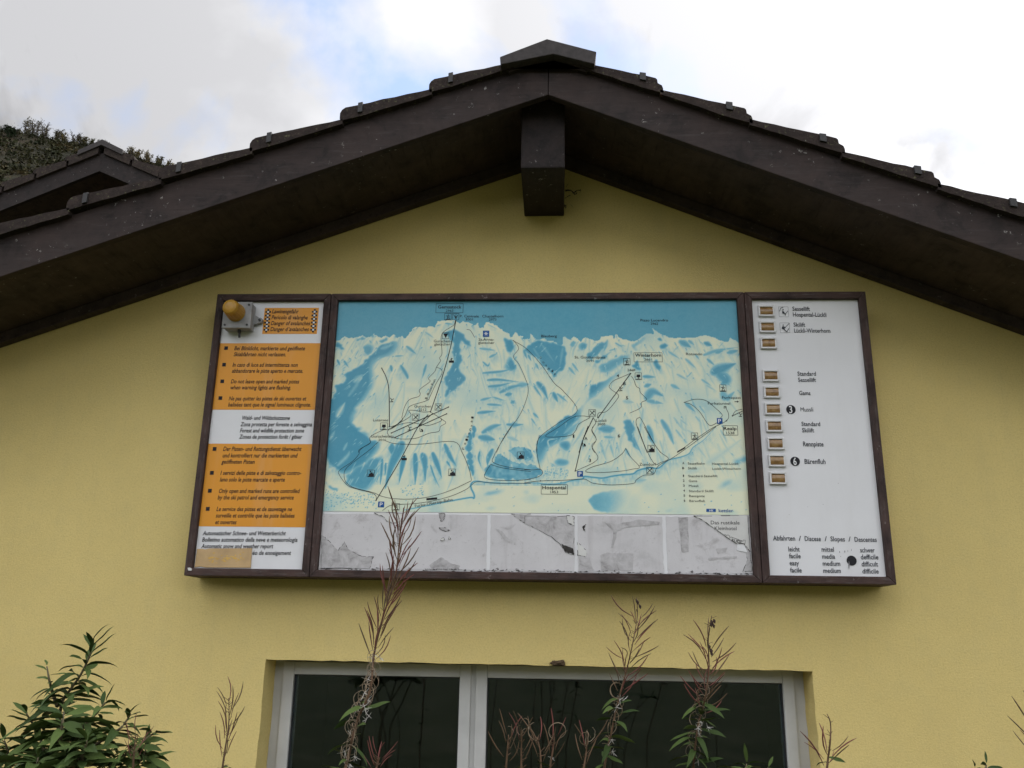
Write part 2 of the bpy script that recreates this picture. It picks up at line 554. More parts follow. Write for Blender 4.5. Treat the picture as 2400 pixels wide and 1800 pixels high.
crest_bushes = [(-40, 2.6, 1.8, 5, 1, 'small bare bush on the hill crest at the picture edge'),
                (22, 1.9, 2.2, 30, 2, 'dense dark green tree standing leftmost on the hill crest'),
                (62, 2.9, 1.7, 5, 1, 'yellowing bush just right of the dark tree on the hill crest'),
                (80, 3.0, 2.0, 4, 1, 'tallest twiggy bush on the hill crest'),
                (102, 2.7, 1.7, 1, 1, 'leafless bush leaning right beside the tallest crest bush'),
                (132, 2.3, 1.4, 4, 1, 'narrow bush standing alone left in the crest gap'),
                (148, 1.9, 1.6, 7, 1, 'low rounded bush beside the narrow crest bush'),
                (176, 2.3, 1.4, 1, 1, 'thin bare bush in the middle of the hill crest'),
                (192, 1.8, 1.7, 9, 1, 'yellow green bush just left of the neighbouring roof ridge'),
                (212, 1.7, 1.5, 7, 1, 'low bush touching the skyline left of the roof ridge'),
                (238, 1.7, 1.2, 4, 1, 'small bush directly above the neighbouring roof ridge'),
                (302, 1.9, 1.7, 6, 1, 'twiggy bush right of the neighbouring roof ridge'),
                (318, 1.6, 1.3, 7, 1, 'low leafy bush beside the twiggy bush right of the ridge'),
                (344, 1.8, 1.2, 5, 1, 'upright bush above the lower right verge of the neighbouring roof'),
                (372, 1.5, 1.2, 7, 1, 'bush near the foot of the crest beside the big roof'),
                (396, 1.4, 1.1, 5, 1, 'last small bush where the crest meets the big roof')]
crest_bushes = [(X, h_ * .62, sp * .70, lf, k, lab) for X, h_, sp, lf, k, lab in crest_bushes]
for i, (X, h_, sp, lf, k, lab) in enumerate(crest_bushes):
    shrub(hill_point(X, 3.5 if k == 2 else .5), h_, sp, lf, lab, SHRUB_D if k == 2 else SHRUB_L, 'tree' if k == 2 else 'shrub', 'tree' if k == 2 else 'shrub', seed=40 + i)

# scrub on the slope below the crest: one uncountable mass
sc = MB(); r = random.Random(3)
for i in range(2400):
    X = r.uniform(-420, 430)
    p = hill_point(X, r.uniform(1.5, 42)) - Vector((0, 0, .15))
    R_ = r.uniform(.25, .7)
    for m in range(20):
        c = p + Vector((r.gauss(0, .5) * R_, r.gauss(0, .5) * R_, abs(r.gauss(.25, .45)) * R_))
        sz = r.uniform(.14, .34) * R_
        u = Vector((r.uniform(-1, 1), r.uniform(-1, 1), r.uniform(-1, 1))).normalized() * sz
        v = u.cross(Vector((r.uniform(-1, 1), r.uniform(-1, 1), r.uniform(-1, 1)))).normalized() * sz * .8
        sc.add([c - u, c + v, c + u, c - v], [(0, 1, 2, 3)])


for i in range(420):                              # soft fringe of low growth along the crest
    p = hill_point(r.uniform(-300, 430), r.uniform(.2, 1.6)); R_ = r.uniform(.18, .5)
    for m in range(26):
        c = p + Vector((r.gauss(0, .7) * R_, r.gauss(0, .5) * R_, abs(r.gauss(.3, .6)) * R_))
        sz = r.uniform(.03, .085)
        u = Vector((r.uniform(-1, 1), r.uniform(-1, 1), r.uniform(-.4, 1.4))).normalized() * sz
        v = u.cross(Vector((r.uniform(-1, 1), r.uniform(-1, 1), r.uniform(-1, 1)))).normalized() * sz * .5
        sc.add([c - u, c + v, c + u, c - v], [(0, 1, 2, 3)])


def f_scrub(t, b):
    n = t.noise(obj_co(t), .35, 5, .7)
    t.link(t.ramp(n, [(.35, (.010, .014, .006)), (.5, (.026, .026, .010)), (.62, (.046, .034, .014)), (.72, (.042, .022, .012))]), b.inputs['Base Color'])


tag(sc.build('hillside_scrub', material('scrub', f_scrub, .9, .1)), 'low autumn scrub covering the hillside below its crest', 'scrub', kind='stuff')

# ------------------------------------------------------------------ the house
AP_X = .055                         # ridge line
SL, SR = .366, .422                 # slopes left and right


def roof_z(x):                      # lower edge of the bargeboard
    return 1.279 + OFF - (SL * (AP_X - x) if x < AP_X else SR * (x - AP_X))


house = empty('house', (0, 2.6, 0))
tag(house, 'yellow rendered house with dark brown tiled gable roof', 'house')
EAVE = 3.3; WALLX = 3.0; DEPTH = 5.2
WX0, WX1, WZ1, WZ0 = -1.046, 1.059, -.892 + OFF, .45
REV = .135                          # depth of the window reveal

# front wall with the window opening; the arris round the opening is slightly uneven
wall = MB()
NSEG = 48
def jit(): return rnd.uniform(-.0022, .0022)
def arris(p, q, n):
    return [(p[0] + (q[0] - p[0]) * i / n + jit(), p[1] + (q[1] - p[1]) * i / n + jit()) for i in range(n + 1)]
topl = arris((WX0, WZ1), (WX1, WZ1 - .008), NSEG); topl[0] = (WX0, WZ1); topl[-1] = (WX1, WZ1 - .008)
rgt = arris(topl[-1], (WX1 + .002, WZ0), 30); lft = arris(topl[0], (WX0 - .002, WZ0), 30)
lft[0] = topl[0]; rgt[0] = topl[-1]
def wtop(x): return roof_z(x) + .06
bm_w = bmesh.new()
def face(pts): bm_w.faces.new([bm_w.verts.new(p) for p in pts])
face([(-WALLX, 0, -.2), (lft[-1][0], 0, -.2)] + [(x, 0, z) for x, z in lft[::-1]] + [(WX0, 0, wtop(WX0)), (-WALLX, 0, wtop(-WALLX))])
face([(rgt[-1][0], 0, -.2), (WALLX, 0, -.2), (WALLX, 0, wtop(WALLX)), (WX1, 0, wtop(WX1))] + [(x, 0, z) for x, z in rgt])
face([(x, 0, z) for x, z in topl] + [(WX1, 0, wtop(WX1)), (AP_X, 0, wtop(AP_X)), (WX0, 0, wtop(WX0))])
face([(lft[-1][0], 0, -.2), (rgt[-1][0], 0, -.2), (rgt[-1][0], 0, WZ0), (lft[-1][0], 0, WZ0)])
for seq, flip in ((topl, 0), (lft, 1), (rgt, 0)):
    for a, b in zip(seq[:-1], seq[1:]):
        q = [(a[0], 0, a[1]), (b[0], 0, b[1]), (b[0], REV + .06, b[1]), (a[0], REV + .06, a[1])]
        face(q[::-1] if flip else q)
face([(WX0 - .03, 0, WZ0), (WX1 + .03, 0, WZ0), (WX1 + .03, REV + .06, WZ0), (WX0 - .03, REV + .06, WZ0)])
for x in (-WALLX, WALLX):
    face([(x, 0, -.2), (x, DEPTH, -.2), (x, DEPTH, wtop(x)), (x, 0, wtop(x))])
face([(-WALLX, DEPTH, -.2), (WALLX, DEPTH, -.2), (WALLX, DEPTH, wtop(WALLX)), (AP_X, DEPTH, wtop(AP_X)), (-WALLX, DEPTH, wtop(-WALLX))])
bmesh.ops.remove_doubles(bm_w, verts=bm_w.verts, dist=.0002)
bmesh.ops.triangulate(bm_w, faces=[f for f in bm_w.faces if len(f.verts) > 4])
me = bpy.data.meshes.new('wall'); bm_w.to_mesh(me); bm_w.free(); me.materials.append(STUCCO)
link_mesh('wall', me, house)

# dark room behind the window
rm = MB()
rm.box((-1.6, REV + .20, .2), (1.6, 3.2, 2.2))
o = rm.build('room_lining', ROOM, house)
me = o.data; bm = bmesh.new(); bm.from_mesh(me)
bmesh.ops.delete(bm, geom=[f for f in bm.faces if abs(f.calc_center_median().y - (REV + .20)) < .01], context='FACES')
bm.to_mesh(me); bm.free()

# window: frame > sash, pane
fo = MB(); fy0, fy1 = REV, REV + .075
FW_ = .052
x0, x1, z0, z1 = WX0 - .004, WX1 + .006, WZ0 + .001, WZ1 + .03
fo.box((x0, fy0, z0), (x0 + FW_, fy1, z1)); fo.box((x1 - FW_ - .006, fy0, z0), (x1, fy1, z1))
fo.box((x0 + FW_, fy0, WZ1 - .010), (x1 - FW_ - .006, fy1, z1)); fo.box((x0 + FW_, fy0, z0), (x1 - FW_ - .006, fy1, z0 + .05))
mx = .5 * (ray(1065, 1700, REV)[0] + ray(1150, 1700, REV)[0])
fo.box((mx - .022, fy0, z0 + .05), (mx + .022, fy1, WZ1 - .010))
win = fo.build('window', PVC, house, bevel=.003)
win['label'] = 'wide white framed window with two dark panes under the board'
for k, (a, b) in enumerate(((x0 + FW_, mx - .022), (mx + .022, x1 - FW_ - .006))):
    s = MB(); sw = .045; t0, t1 = z0 + .05, WZ1 - .010
    sy0, sy1 = fy0 - .014, fy1 - .01
    a2, b2 = a - .012, b + .012
    s.box((a2, sy0, t0), (a2 + sw, sy1, t1)); s.box((b2 - sw, sy0, t0), (b2, sy1, t1))
    s.box((a2 + sw, sy0, t1 - sw - .004), (b2 - sw, sy1, t1)); s.box((a2 + sw, sy0, t0), (b2 - sw, sy1, t0 + sw))
    s.build('sash', PVC, win, bevel=.004)
    g = MB(); i0, i1, j0, j1 = a2 + sw - .001, b2 - sw + .001, t0 + sw - .001, t1 - sw - .003
    for q in (((i0, j0), (i0 + .005, j1)), ((i1 - .005, j0), (i1, j1)), ((i0 + .005, j1 - .005), (i1 - .005, j1)), ((i0 + .005, j0), (i1 - .005, j0 + .005))):
        g.box((q[0][0], sy0 + .012, q[0][1]), (q[1][0], sy0 + .022, q[1][1]))
    g.build('gasket', GASKET, win)
    p = MB(); p.box((i0 + .002, sy0 + .024, j0 + .002), (i1 - .002, sy0 + .028, j1 - .002))
    p.build('pane', GLASS, win)

# roof: deck, soffit, bargeboards, wall batten, ridge beam
YF = -.52
def band(lo, hi, y0, y1, xa, xb):
    m = MB(); m.prism([(xa, roof_z(xa) + lo), (xb, roof_z(xb) + lo), (xb, roof_z(xb) + hi), (xa, roof_z(xa) + hi)], y0, y1); return m
for xa, xb in ((-EAVE, AP_X), (AP_X, EAVE)):
    e = .0015 if xa < 0 else -.0015
    xa_, xb_ = (xa, xb - .001) if xa < 0 else (xa + .001, xb)
    band(0, .1705, YF, YF + .034, xa_, xb_).build('bargeboard', BARGE, house, bevel=.003)
    band(.050, .070, YF + .036, .0, xa_, xb_).build('soffit', SOFFIT, house)
    band(-.003, .048, -.045, -.002, xa_, xb_).build('wall_batten', SOFFIT, house, bevel=.003)
    band(.072, .165, YF + .036, DEPTH + .4, xa_, xb_).build('roof_deck', SOFFIT, house)
    # tile courses behind the verge course, as one stepped sheet
    mrow = MB(); gx = .350 if xa < 0 else .337
    n0 = 12
    for i in range(-1, n0):
        if xa < 0: n_x = -.419 - (i) * gx; u_x = n_x + gx
        else: n_x = .505 + (i) * gx; u_x = n_x - gx
        if abs(n_x) > EAVE + .1: break
        if i == -1:
            u_x = AP_X - .002 if xa < 0 else AP_X + .002
        mrow.prism([(n_x, roof_z(n_x) + .166), (n_x, roof_z(n_x) + .205), (u_x, roof_z(u_x) + .176), (u_x, roof_z(u_x) + .166)], YF + .265, DEPTH + .4)
    ot = mrow.build('tile_courses', TILE, house); ot['kind'] = 'stuff'

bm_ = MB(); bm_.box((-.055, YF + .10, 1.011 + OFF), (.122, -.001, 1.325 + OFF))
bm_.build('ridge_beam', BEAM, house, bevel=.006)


def verge_tile(nx, gx, side, deep=YF + .26, seed=0):
    """one verge tile: rounded nose, side flange. side -1 left slope, +1 right slope"""
    r = random.Random(seed)
    sg = -side                                   # up-slope direction in x
    N = .230 + r.uniform(-.004, .004)
    def P(dx, h): x = nx + sg * dx; return (x, roof_z(x) + h)
    L = gx + .012
    top = [P(.020, N), P(.007, N - .006), P(.0, N - .018), P(.0, N - .043)]
    m = MB()
    if side < 0:
        poly = top + [P(.004, N - .054), P(.10, N - .062 + r.uniform(-.004, .004)), P(L, .160), P(L, N - .046)]
    else:
        poly = [P(.028, N), P(.022, N - .004), P(.020, N - .020), P(.004, N - .024), P(.0, N - .036), P(.0, N - .056), P(.08, N - .062 + r.uniform(-.004, .004)), P(L, .160), P(L, N - .046)]
    # crumbly upper line
    poly2 = []
    for a, b in zip(poly, poly[1:] + poly[:1]):
        poly2.append(a)
        d = math.hypot(b[0] - a[0], b[1] - a[1])
        if d > .15:
            for k in range(1, 7): poly2.append((a[0] + (b[0] - a[0]) * k / 7, a[1] + (b[1] - a[1]) * k / 7 + r.uniform(-.0022, .0022)))
    m.prism(poly2, YF - .028, deep)
    return m


for i in range(9):                                # left verge, from the ridge down
    nx = -.419 - i * .350
    if nx < -EAVE - .2: break
    t_ = verge_tile(nx, .350, -1, seed=100 + i).build('roof_tile', TILE, house, bevel=0)
    c = MB(); cx = nx + .078 + rnd.uniform(-.008, .008); zc = roof_z(cx) + .230 - .013
    c.prism([(cx - .009, zc - .036), (cx + .009, zc - .031), (cx + .009, zc + .011), (cx - .009, zc + .007)], YF - .036, YF + .02)
    c.build('clip', CLIP, t_)
for i in range(9):
    nx = .505 + i * .337
    if nx > EAVE + .2: break
    t_ = verge_tile(nx, .337, 1, seed=200 + i).build('roof_tile', TILE, house, bevel=0)
    c = MB(); cx = nx - .085 + rnd.uniform(-.008, .008); zc = roof_z(cx) + .230 - .013
    c.prism([(cx - .012, zc - .02), (cx + .012, zc - .02 - .006), (cx + .012, zc + .007), (cx - .012, zc + .011)], YF - .036, YF + .02)
    c.build('clip', CLIP, t_)
# topmost verge tiles under the ridge cap
def top_tile(xn, sg):
    m = MB()
    def P(x, h): return (x, roof_z(x) + h)
    a, b = (-.419 + .357, AP_X - .001) if sg < 0 else (.505 - .27, AP_X + .001)
    m.prism([P(a, .158), P(a, .230 - .03), P(b, .205), P(b, .158)], YF - .021, YF + .26)
    m.build('roof_tile', TILE, house)
top_tile(0, -1); top_tile(0, 1)

# ridge caps
capL, capA, capR = ray(1171.5, 133, YF - .06), ray(1282, 91, YF - .06), ray(1398, 121, YF - .06)
capLb, capRb, capI = ray(1173, 149, YF - .06), ray(1394, 148, YF - .06), ray(1297, 124, YF - .06)
outl = [(p[0], p[2]) for p in (capL, capA, capR)]; inn = [(p[0], p[2] - .004) for p in (capRb, capI, capLb)]
for k in range(13):
    m = MB(); lift = .012 if k % 2 == 0 else 0.0
    poly = [(x, z + (.0 if k == 0 else -.010 + lift)) for x, z in outl + inn]
    m.prism(poly, YF - .06 + k * .45, YF - .06 + (k + 1) * .45 - .004)
    m.build('ridge_cap', CAPM, house, bevel=.003)
gp = MB(); gp.prism([(capLb[0] + .03, roof_z(capLb[0] + .03) + .15), (AP_X, roof_z(AP_X) + .15), (capRb[0] - .03, roof_z(capRb[0] - .03) + .15), (capRb[0] - .03, capRb[2] + .004), (capI[0], capI[2] - .004), (capLb[0] + .03, capLb[2] + .006)], YF - .0185, YF + .22)
gp.build('ridge_bedding', TILE, house)

# flaking render beside the ridge beam
r = random.Random(5)
CRACK = plain((.09, .08, .06), .3, 60, .9, .1)
def flake(path, wdt):
    fl = MB()
    P3 = [ray(1150 + x * .3165, 60 + y * .3165, -.0025) for x, y in path]
    for a, b in zip(P3[:-1], P3[1:]):
        n = 3
        for k in range(n):
            p, q = a + (b - a) * k / n, a + (b - a) * (k + 1) / n
            w_ = wdt * r.uniform(.8, 2.6); h_ = np.array([0, 0, w_])
            fl.add([p - h_ * r.uniform(.3, 1), q - h_ * r.uniform(.3, 1), q + h_ * r.uniform(.3, 1), p + h_ * r.uniform(.3, 1)], [(0, 1, 2, 3)])
    fl.build('render_crack', CRACK, house)
flake([(552, 1222), (590, 1220), (620, 1238), (640, 1220), (668, 1218), (660, 1240)], .0026)
flake([(600, 1225), (622, 1250), (640, 1240)], .003)
flake([(552, 1278), (575, 1262), (592, 1256)], .0015)
flake([(545, 1332), (560, 1338), (552, 1352)], .004)
flake([(556, 1195), (575, 1170)], .0007)
flake([(590, 1320), (608, 1345)], .0007)

# mud nest on the lintel edge
nc = Vector(ray(1308, 1556, -.008))
nm = bpy.data.meshes.new('mud_nest'); bm = bmesh.new()
bmesh.ops.create_icosphere(bm, subdivisions=3, radius=1)
for v in bm.verts:
    k = 1 + .22 * math.sin(v.co.x * 5 + 1) * math.cos(v.co.z * 4) + r.uniform(-.09, .09)
    v.co = Vector((v.co.x * .028 * k, v.co.y * .016 * k, (v.co.z * .5 + .15) * .021 * k * (1.15 if v.co.x > 0 else .85)))
bm.to_mesh(nm); bm.free(); nm.materials.append(NEST)
no = bpy.data.objects.new('mud_nest', nm); COL.objects.link(no); no.location = nc
tag(no, 'small brown mud lump clinging to the lintel edge above the window', 'nest')

# ------------------------------------------------------------------ neighbouring house behind on the left
nb = empty('house', (-5.8, 8.5, 0))
tag(nb, 'dark roofed neighbouring house standing behind at upper left', 'house')
NY = 6.2
nA = ray(244, 337, NY); NSL = .455
nax, naz = nA[0], nA[2]
def nz(x): return naz - NSL * abs(x - nax)
NB = .0
def nband(name, lo, hi, y0, y1, xa, xb, mat):
    m = MB(); m.prism([(xa, nz(xa) + lo), (xb, nz(xb) + lo), (xb, nz(xb) + hi), (xa, nz(xa) + hi)], y0, y1)
    return m.build(name, mat, nb)
for xa, xb in ((nax - 3.0, nax - .001), (nax + .001, nax + 3.0)):
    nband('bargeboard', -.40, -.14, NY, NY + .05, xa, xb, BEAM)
    nband('soffit', -.26, -.23, NY + .052, NY + .9, xa, xb, SOFFIT)
    nband('roof', -.225, -.15, NY + .052, NY + 5.5, xa, xb, SOFFIT)
    sg = -1 if xa < nax - 1 else 1
    for i in range(7):
        L = .40; nx = nax + sg * (.46 + i * L)
        m = MB()
        def P(dx, h): x = nx - sg * dx; return (x, nz(x) + h)
        m.prism([P(.02, 0), P(.0, -.02), P(.0, -.07), P(.05, -.075), P(.055, -.15), P(L + .02, -.15), P(L + .02, -.055)], NY - .04, NY + .35)
        m.build('roof_tile', TILE, nb)
m = MB(); m.prism([(nax - .3, nz(nax - .3) - .06), (nax - .3, nz(nax - .3) + .01), (nax, naz + .03), (nax + .3, nz(nax + .3) + .01), (nax + .3, nz(nax + .3) - .06), (nax, naz - .05)], NY - .06, NY + 5)
m.build('ridge_cap', CAPM, nb)
m = MB(); m.prism([(nax - 2.7, -.2), (nax + 2.7, -.2), (nax + 2.7, nz(nax + 2.7) - .2), (nax, naz - .2), (nax - 2.7, nz(nax - 2.7) - .2)], NY + .9, NY + 5.2)
m.build('wall', plain((.09, .075, .06), .2, 3, .9, .1, .5, 40), nb)

# ------------------------------------------------------------------ the information board on the wall
SD = .15                            # how far the board stands out from the wall
BH = 1.16946 / 2                    # half height
FWD = .029                          # width of a frame bar
RECESS = .018
YP = -SD + RECESS                   # plane of the printed panels
board = empty('information_board', (0, -SD / 2, OFF - BH))
tag(board, 'large three part wooden framed ski map board on the yellow wall', 'board')

VIEW = {'a': (430, 680, 370 / 1705), 'b': (420, 1020, 370 / 1659), 'c': (750, 690, 500 / 2212), 'd': (740, 1000, 500 / 2212),
        'e': (1200, 690, 560 / 2212), 'f': (1230, 1000, 560 / 2212), 'g': (1730, 670, 380 / 1704), 'h': (1740, 1020, 380 / 1659),
        'm': (1150, 850, 300 / 2164), 'n': (1000, 1080, 400 / 2212)}


def S(view, x, y, yp=None):
    """position on the panel plane of a mark measured on an enlargement of the photograph"""
    x0, y0, k = VIEW[view]
    p = ray(x0 + x * k, y0 + y * k, YP if yp is None else yp)
    return (p[0], p[2])


def frame_box(u0, u1, v0, v1):
    """four mitred bars"""
    wv = FWD
    I = [(u0 + wv, v0 + wv), (u1 - wv, v0 + wv), (u1 - wv, v1 - wv), (u0 + wv, v1 - wv)]
    O = [(u0, v0), (u1, v0), (u1, v1), (u0, v1)]
    for k in range(4):
        m = MB(); n = (k + 1) % 4
        m.prism([O[k], O[n], I[n], I[k]], -SD + rnd.uniform(-.001, .001), -.004)
        o = m.build('frame_bar', WOOD_X if k in (0, 2) else WOOD_Z, board, bevel=.0035)
    m = MB(); m.box((u0 + wv + .0005, YP + .002, v0 + wv + .0005), (u1 - wv - .0005, YP + .014, v1 - wv - .0005))
    return (u0 + wv, u1 - wv, v0 + wv, v1 - wv), m


V0, V1 = OFF - BH, OFF + BH
PA, m = frame_box(-1.35, -.8605, V0, V1); pan_a = m.build('warning_panel', WHITE, board)
PB, m = frame_box(-.8585, .8585, V0, V1); pan_b = m.build('map_backing', WHITE, board)
PC, m = frame_box(.8605, 1.35, V0, V1); pan_c = m.build('status_panel', WHITE, board)

# --- flat print helpers: every print layer is a thin sheet just proud of its panel
def sheet(mb, poly, y):
    n = len(poly); ar = sum(poly[i][0] * poly[(i + 1) % n][1] - poly[(i + 1) % n][0] * poly[i][1] for i in range(n))
    if ar < 0: poly = poly[::-1]
    mb.add([(x, y, z) for x, z in poly], [tuple(range(n))])


def ribbon(mb, pts, wd, y):
    pts = [np.array(p) for p in pts]
    L, R_ = [], []
    for i, p in enumerate(pts):
        t = pts[min(i + 1, len(pts) - 1)] - pts[max(i - 1, 0)]
        t = t / (np.linalg.norm(t) + 1e-9); nn = np.array([-t[1], t[0]]) * wd / 2
        L.append(p + nn); R_.append(p - nn)
    k = len(pts)
    mb.add([(p[0], y, p[1]) for p in L] + [(p[0], y, p[1]) for p in R_], [(k + i, k + i + 1, i + 1, i) for i in range(k - 1)])


def smooth(pts, n=6):
    if len(pts) < 3: return pts
    P_ = [np.array(p, float) for p in pts]; P_ = [2 * P_[0] - P_[1]] + P_ + [2 * P_[-1] - P_[-2]]
    out = []
    for i in range(1, len(P_) - 2):
        for k in range(n):
            t = k / n; a, b, c, d = P_[i - 1:i + 3]
            out.append(.5 * ((2 * b) + (c - a) * t + (2 * a - 5 * b + 4 * c - d) * t * t + (-a + 3 * b - 3 * c + d) * t ** 3))
    out.append(P_[-2]); return out


_glyph = {}
def text_mesh(body, bold):
    key = (body, bold)
    if key not in _glyph:
        cu = bpy.data.curves.new('t', 'FONT'); cu.body = body; cu.resolution_u = 2; cu.fill_mode = 'FRONT'
        if bold: cu.offset = .013
        ob = bpy.data.objects.new('t', cu)
        me = bpy.data.meshes.new_from_object(ob)
        co = np.array([v.co[:2] for v in me.vertices]) if len(me.vertices) else np.zeros((0, 2))
        fs = [tuple(p.vertices) for p in me.polygons]
        bpy.data.objects.remove(ob); bpy.data.curves.remove(cu); bpy.data.meshes.remove(me)
        _glyph[key] = (co, fs)
    return _glyph[key]


CAPH = .70
def text(mb, body, view, x0, y0, x1, y1, cap, yp, bold=False, ital=0.0):
    """a line of lettering between two baseline ends measured on an enlargement; cap = capital height there"""
    co, fs = text_mesh(body, bold and 'M' not in body)      # thickening closes up a capital M
    if not len(co): return
    a, b = np.array(S(view, x0, y0)), np.array(S(view, x1, y1))
    h = abs(S(view, x0, y0 - cap)[1] - S(view, x0, y0)[1])
    ex = (b - a); Lw = np.linalg.norm(ex); ex = ex / Lw; ey = np.array([-ex[1], ex[0]])
    cx = (co[:, 0] - co[:, 0].min()); cx = cx / cx.max(); cz = co[:, 1] / CAPH
    sl = ital * h
    pos = a + np.outer(cx * (Lw - sl * .4), ex) + np.outer(cz * h, ey) + np.outer(cz * sl, ex)
    mb.add([(p[0], yp, p[1]) for p in pos], [f for f in fs])


# --- orange and white warning panel
YS1, YS2, YS3 = YP + .0012, YP + .0004, YP - .0004        # print layers, front is smaller y
la, lb = PA[0] + .0008, PA[1] - .0008
va = [S('a', 900, 572)[1], S('a', 860, 1291)[1], S('b', 850, 90)[1], S('b', 770, 962)[1]]
for top, bot in ((va[0], va[1]), (va[2], va[3])):
    m = MB(); sheet(m, [(la, bot), (lb, bot), (lb, top), (la, top)], YS1); m.build('orange_band', ORANGE, pan_a)
m = MB(); ca, cb, cc_, cd = S('a', 877, 190), S('a', 1462, 190), S('a', 1440, 472), S('a', 849, 472)
x_l, x_r = (ca[0] + cd[0]) / 2, (cb[0] + cc_[0]) / 2; z_t, z_b = (ca[1] + cb[1]) / 2, (cc_[1] + cd[1]) / 2
sheet(m, [(x_l, z_b), (x_r, z_b), (x_r, z_t), (x_l, z_t)], YS1); m.build('orange_band', ORANGE, pan_a)
ck = MB(); ckw = MB(); hh = (z_t - z_b)
cs = hh / 14.6
for side in (0, 1):
    xs = x_l + cs * .55 if side == 0 else x_r - cs * 3.6
    for rr in range(13):
        for cc in range(3):
            x_, z_ = xs + cc * cs, z_b + hh * .055 + rr * cs
            if (rr + cc) % 2 == 0 and cc != 1: continue
            sheet(ck if (rr + cc) % 2 == 1 else ckw, [(x_, z_), (x_ + cs, z_), (x_ + cs, z_ + cs), (x_, z_ + cs)], YS2)
ck.build('checker_print', INK, pan_a)['kind'] = 'stuff'; ckw.build('checker_print', WHITEINK, pan_a)['kind'] = 'stuff'
lt = MB()
for v, body, x0, x1, y in [
    ('a', 'Lawinengefahr', 955, 1242, 249), ('a', 'Pericolo di valanghe', 950, 1342, 314), ('a', 'Danger of avalanches', 943, 1366, 377), ('a', 'Danger d´avalanches', 937, 1352, 441),
    ('a', 'Bei Blinklicht, markierte und geöffnete', 547, 1312, 648), ('a', 'Skiabfahrten nicht verlassen.', 540, 1107, 713),
    ('a', 'In caso di luce ad intermittenza non', 528, 1232, 826), ('a', 'abbandorare le piste aperto e marcate.', 520, 1292, 891),
    ('a', 'Do not leave open and marked pistes', 510, 1249, 1006), ('a', 'when warning lights are flashing.', 500, 1160, 1071),
    ('a', 'Ne pas quitter les pistes de ski ouvertes et', 488, 1325, 1190), ('a', 'balisées tant que le signal lumineux clignote.', 480, 1376, 1256),
    ('a', 'Wald- und Wildschutzzone', 625, 1149, 1399), ('a', 'Zona protetta per foreste e selvaggina', 613, 1388, 1469),
    ('a', 'Forest and wildlife protection zone', 608, 1302, 1536), ('a', 'Zones de protection forêt / gibier', 600, 1280, 1603),
    ('b', 'Der Pisten- und Rettungsdienst überwacht', 460, 1283, 164), ('b', 'und kontrolliert nur die markierten und', 453, 1239, 233), ('b', 'geöffneten Pisten', 443, 791, 299),
    ('b', 'I servizi delle piste e di salvataggio contro-', 432, 1281, 416), ('b', 'lano solo le piste marcate e aperte', 425, 1110, 486),
    ('b', 'Only open and marked runs are controlled', 412, 1263, 606), ('b', 'by the ski patrol and emergency service', 403, 1203, 674),
    ('b', 'Le service des pistes et de sauvetage ne', 390, 1186, 796), ('b', 'surveille et contrôle que les piste balisées', 382, 1211, 864), ('b', 'et ouvertes', 375, 600, 933),
    ('b', 'Automatischer Schnee- und Wetterbericht', 245, 1118, 1050), ('b', 'Bolletino automatico della neve e meteorologia', 238, 1243, 1118),
    ('b', 'Automatic snow and weather report', 230, 987, 1186), ('b', 'éo de enneigement', 766, 1173, 1256)]:
    lt = MB(); text(lt, body, v, x0, y, x1, y + 1.5, 44 if v == 'a' else 45, YS2, True, .16); lt.build('text_line', INK, pan_a)
for v, x, y in [('a', 460, 625), ('a', 438, 804), ('a', 418, 984), ('a', 398, 1165), ('b', 372, 143), ('b', 343, 395), ('b', 322, 583), ('b', 300, 773)]:
    m = MB(); c = S(v, x, y); q = .0077
    sheet(m, [(c[0] - q, c[1] - q), (c[0] + q, c[1] - q), (c[0] + q, c[1] + q), (c[0] - q, c[1] + q)], YS2); m.build('bullet_square', INK, pan_a)
# tape strip covering part of the last lines
tp = [S('b', 190, 1196), S('b', 250, 1194), S('b', 275, 1200), S('b', 320, 1191), S('b', 768, 1189), S('b', 753, 1392), S('b', 280, 1390), S('b', 225, 1379), S('b', 163, 1388)]
m = MB(); m.prism(tp, YP - .0026, YP - .0010); m.build('tape_patch', TAPE, pan_a)['label'] = 'tan adhesive patch over the last printed line'
m = MB(); r = random.Random(8)
for k in range(40):
    x_, y_ = r.uniform(315, 690), 1298 + r.gauss(0, 22); q1, q2 = r.uniform(10, 28), r.uniform(4, 13)
    c = S('b', x_, y_); q1 *= .00035; q2 *= .00035
    sheet(m, [(c[0] - q1, c[1]), (c[0], c[1] - q2), (c[0] + q1, c[1]), (c[0], c[1] + q2)], YP - .0029 - k * .000012)
m.build('tape_stain', TAPE_STAIN, pan_a)['kind'] = 'stuff'
m = MB(); m.prism([S('b', 112, 1398), S('b', 135, 1395), S('b', 158, 1410), S('b', 150, 1428), S('b', 118, 1425)], -SD - .0042, -SD - .0015); m.build('paint_chip', PAPER_W, board)

# --- the printed map
NX, NY_ = 620, 345
split = S('d', 1000, 884)[1]                     # lower edge of the map, strips of old posters below
MU0, MU1, MV0, MV1 = PB[0] + .0006, PB[1] - .0006, split, PB[3] - .0006
paint = np.zeros((NY_, NX))
GU = np.linspace(MU0, MU1, NX); GV = np.linspace(MV0, MV1, NY_)
PXM = (NX - 1) / (MU1 - MU0)


def gxy(view, pts):
    q = np.array([S(view, x, y) for x, y in pts]); return np.stack([(q[:, 0] - MU0) * PXM, (q[:, 1] - MV0) * (NY_ - 1) / (MV1 - MV0)], 1)


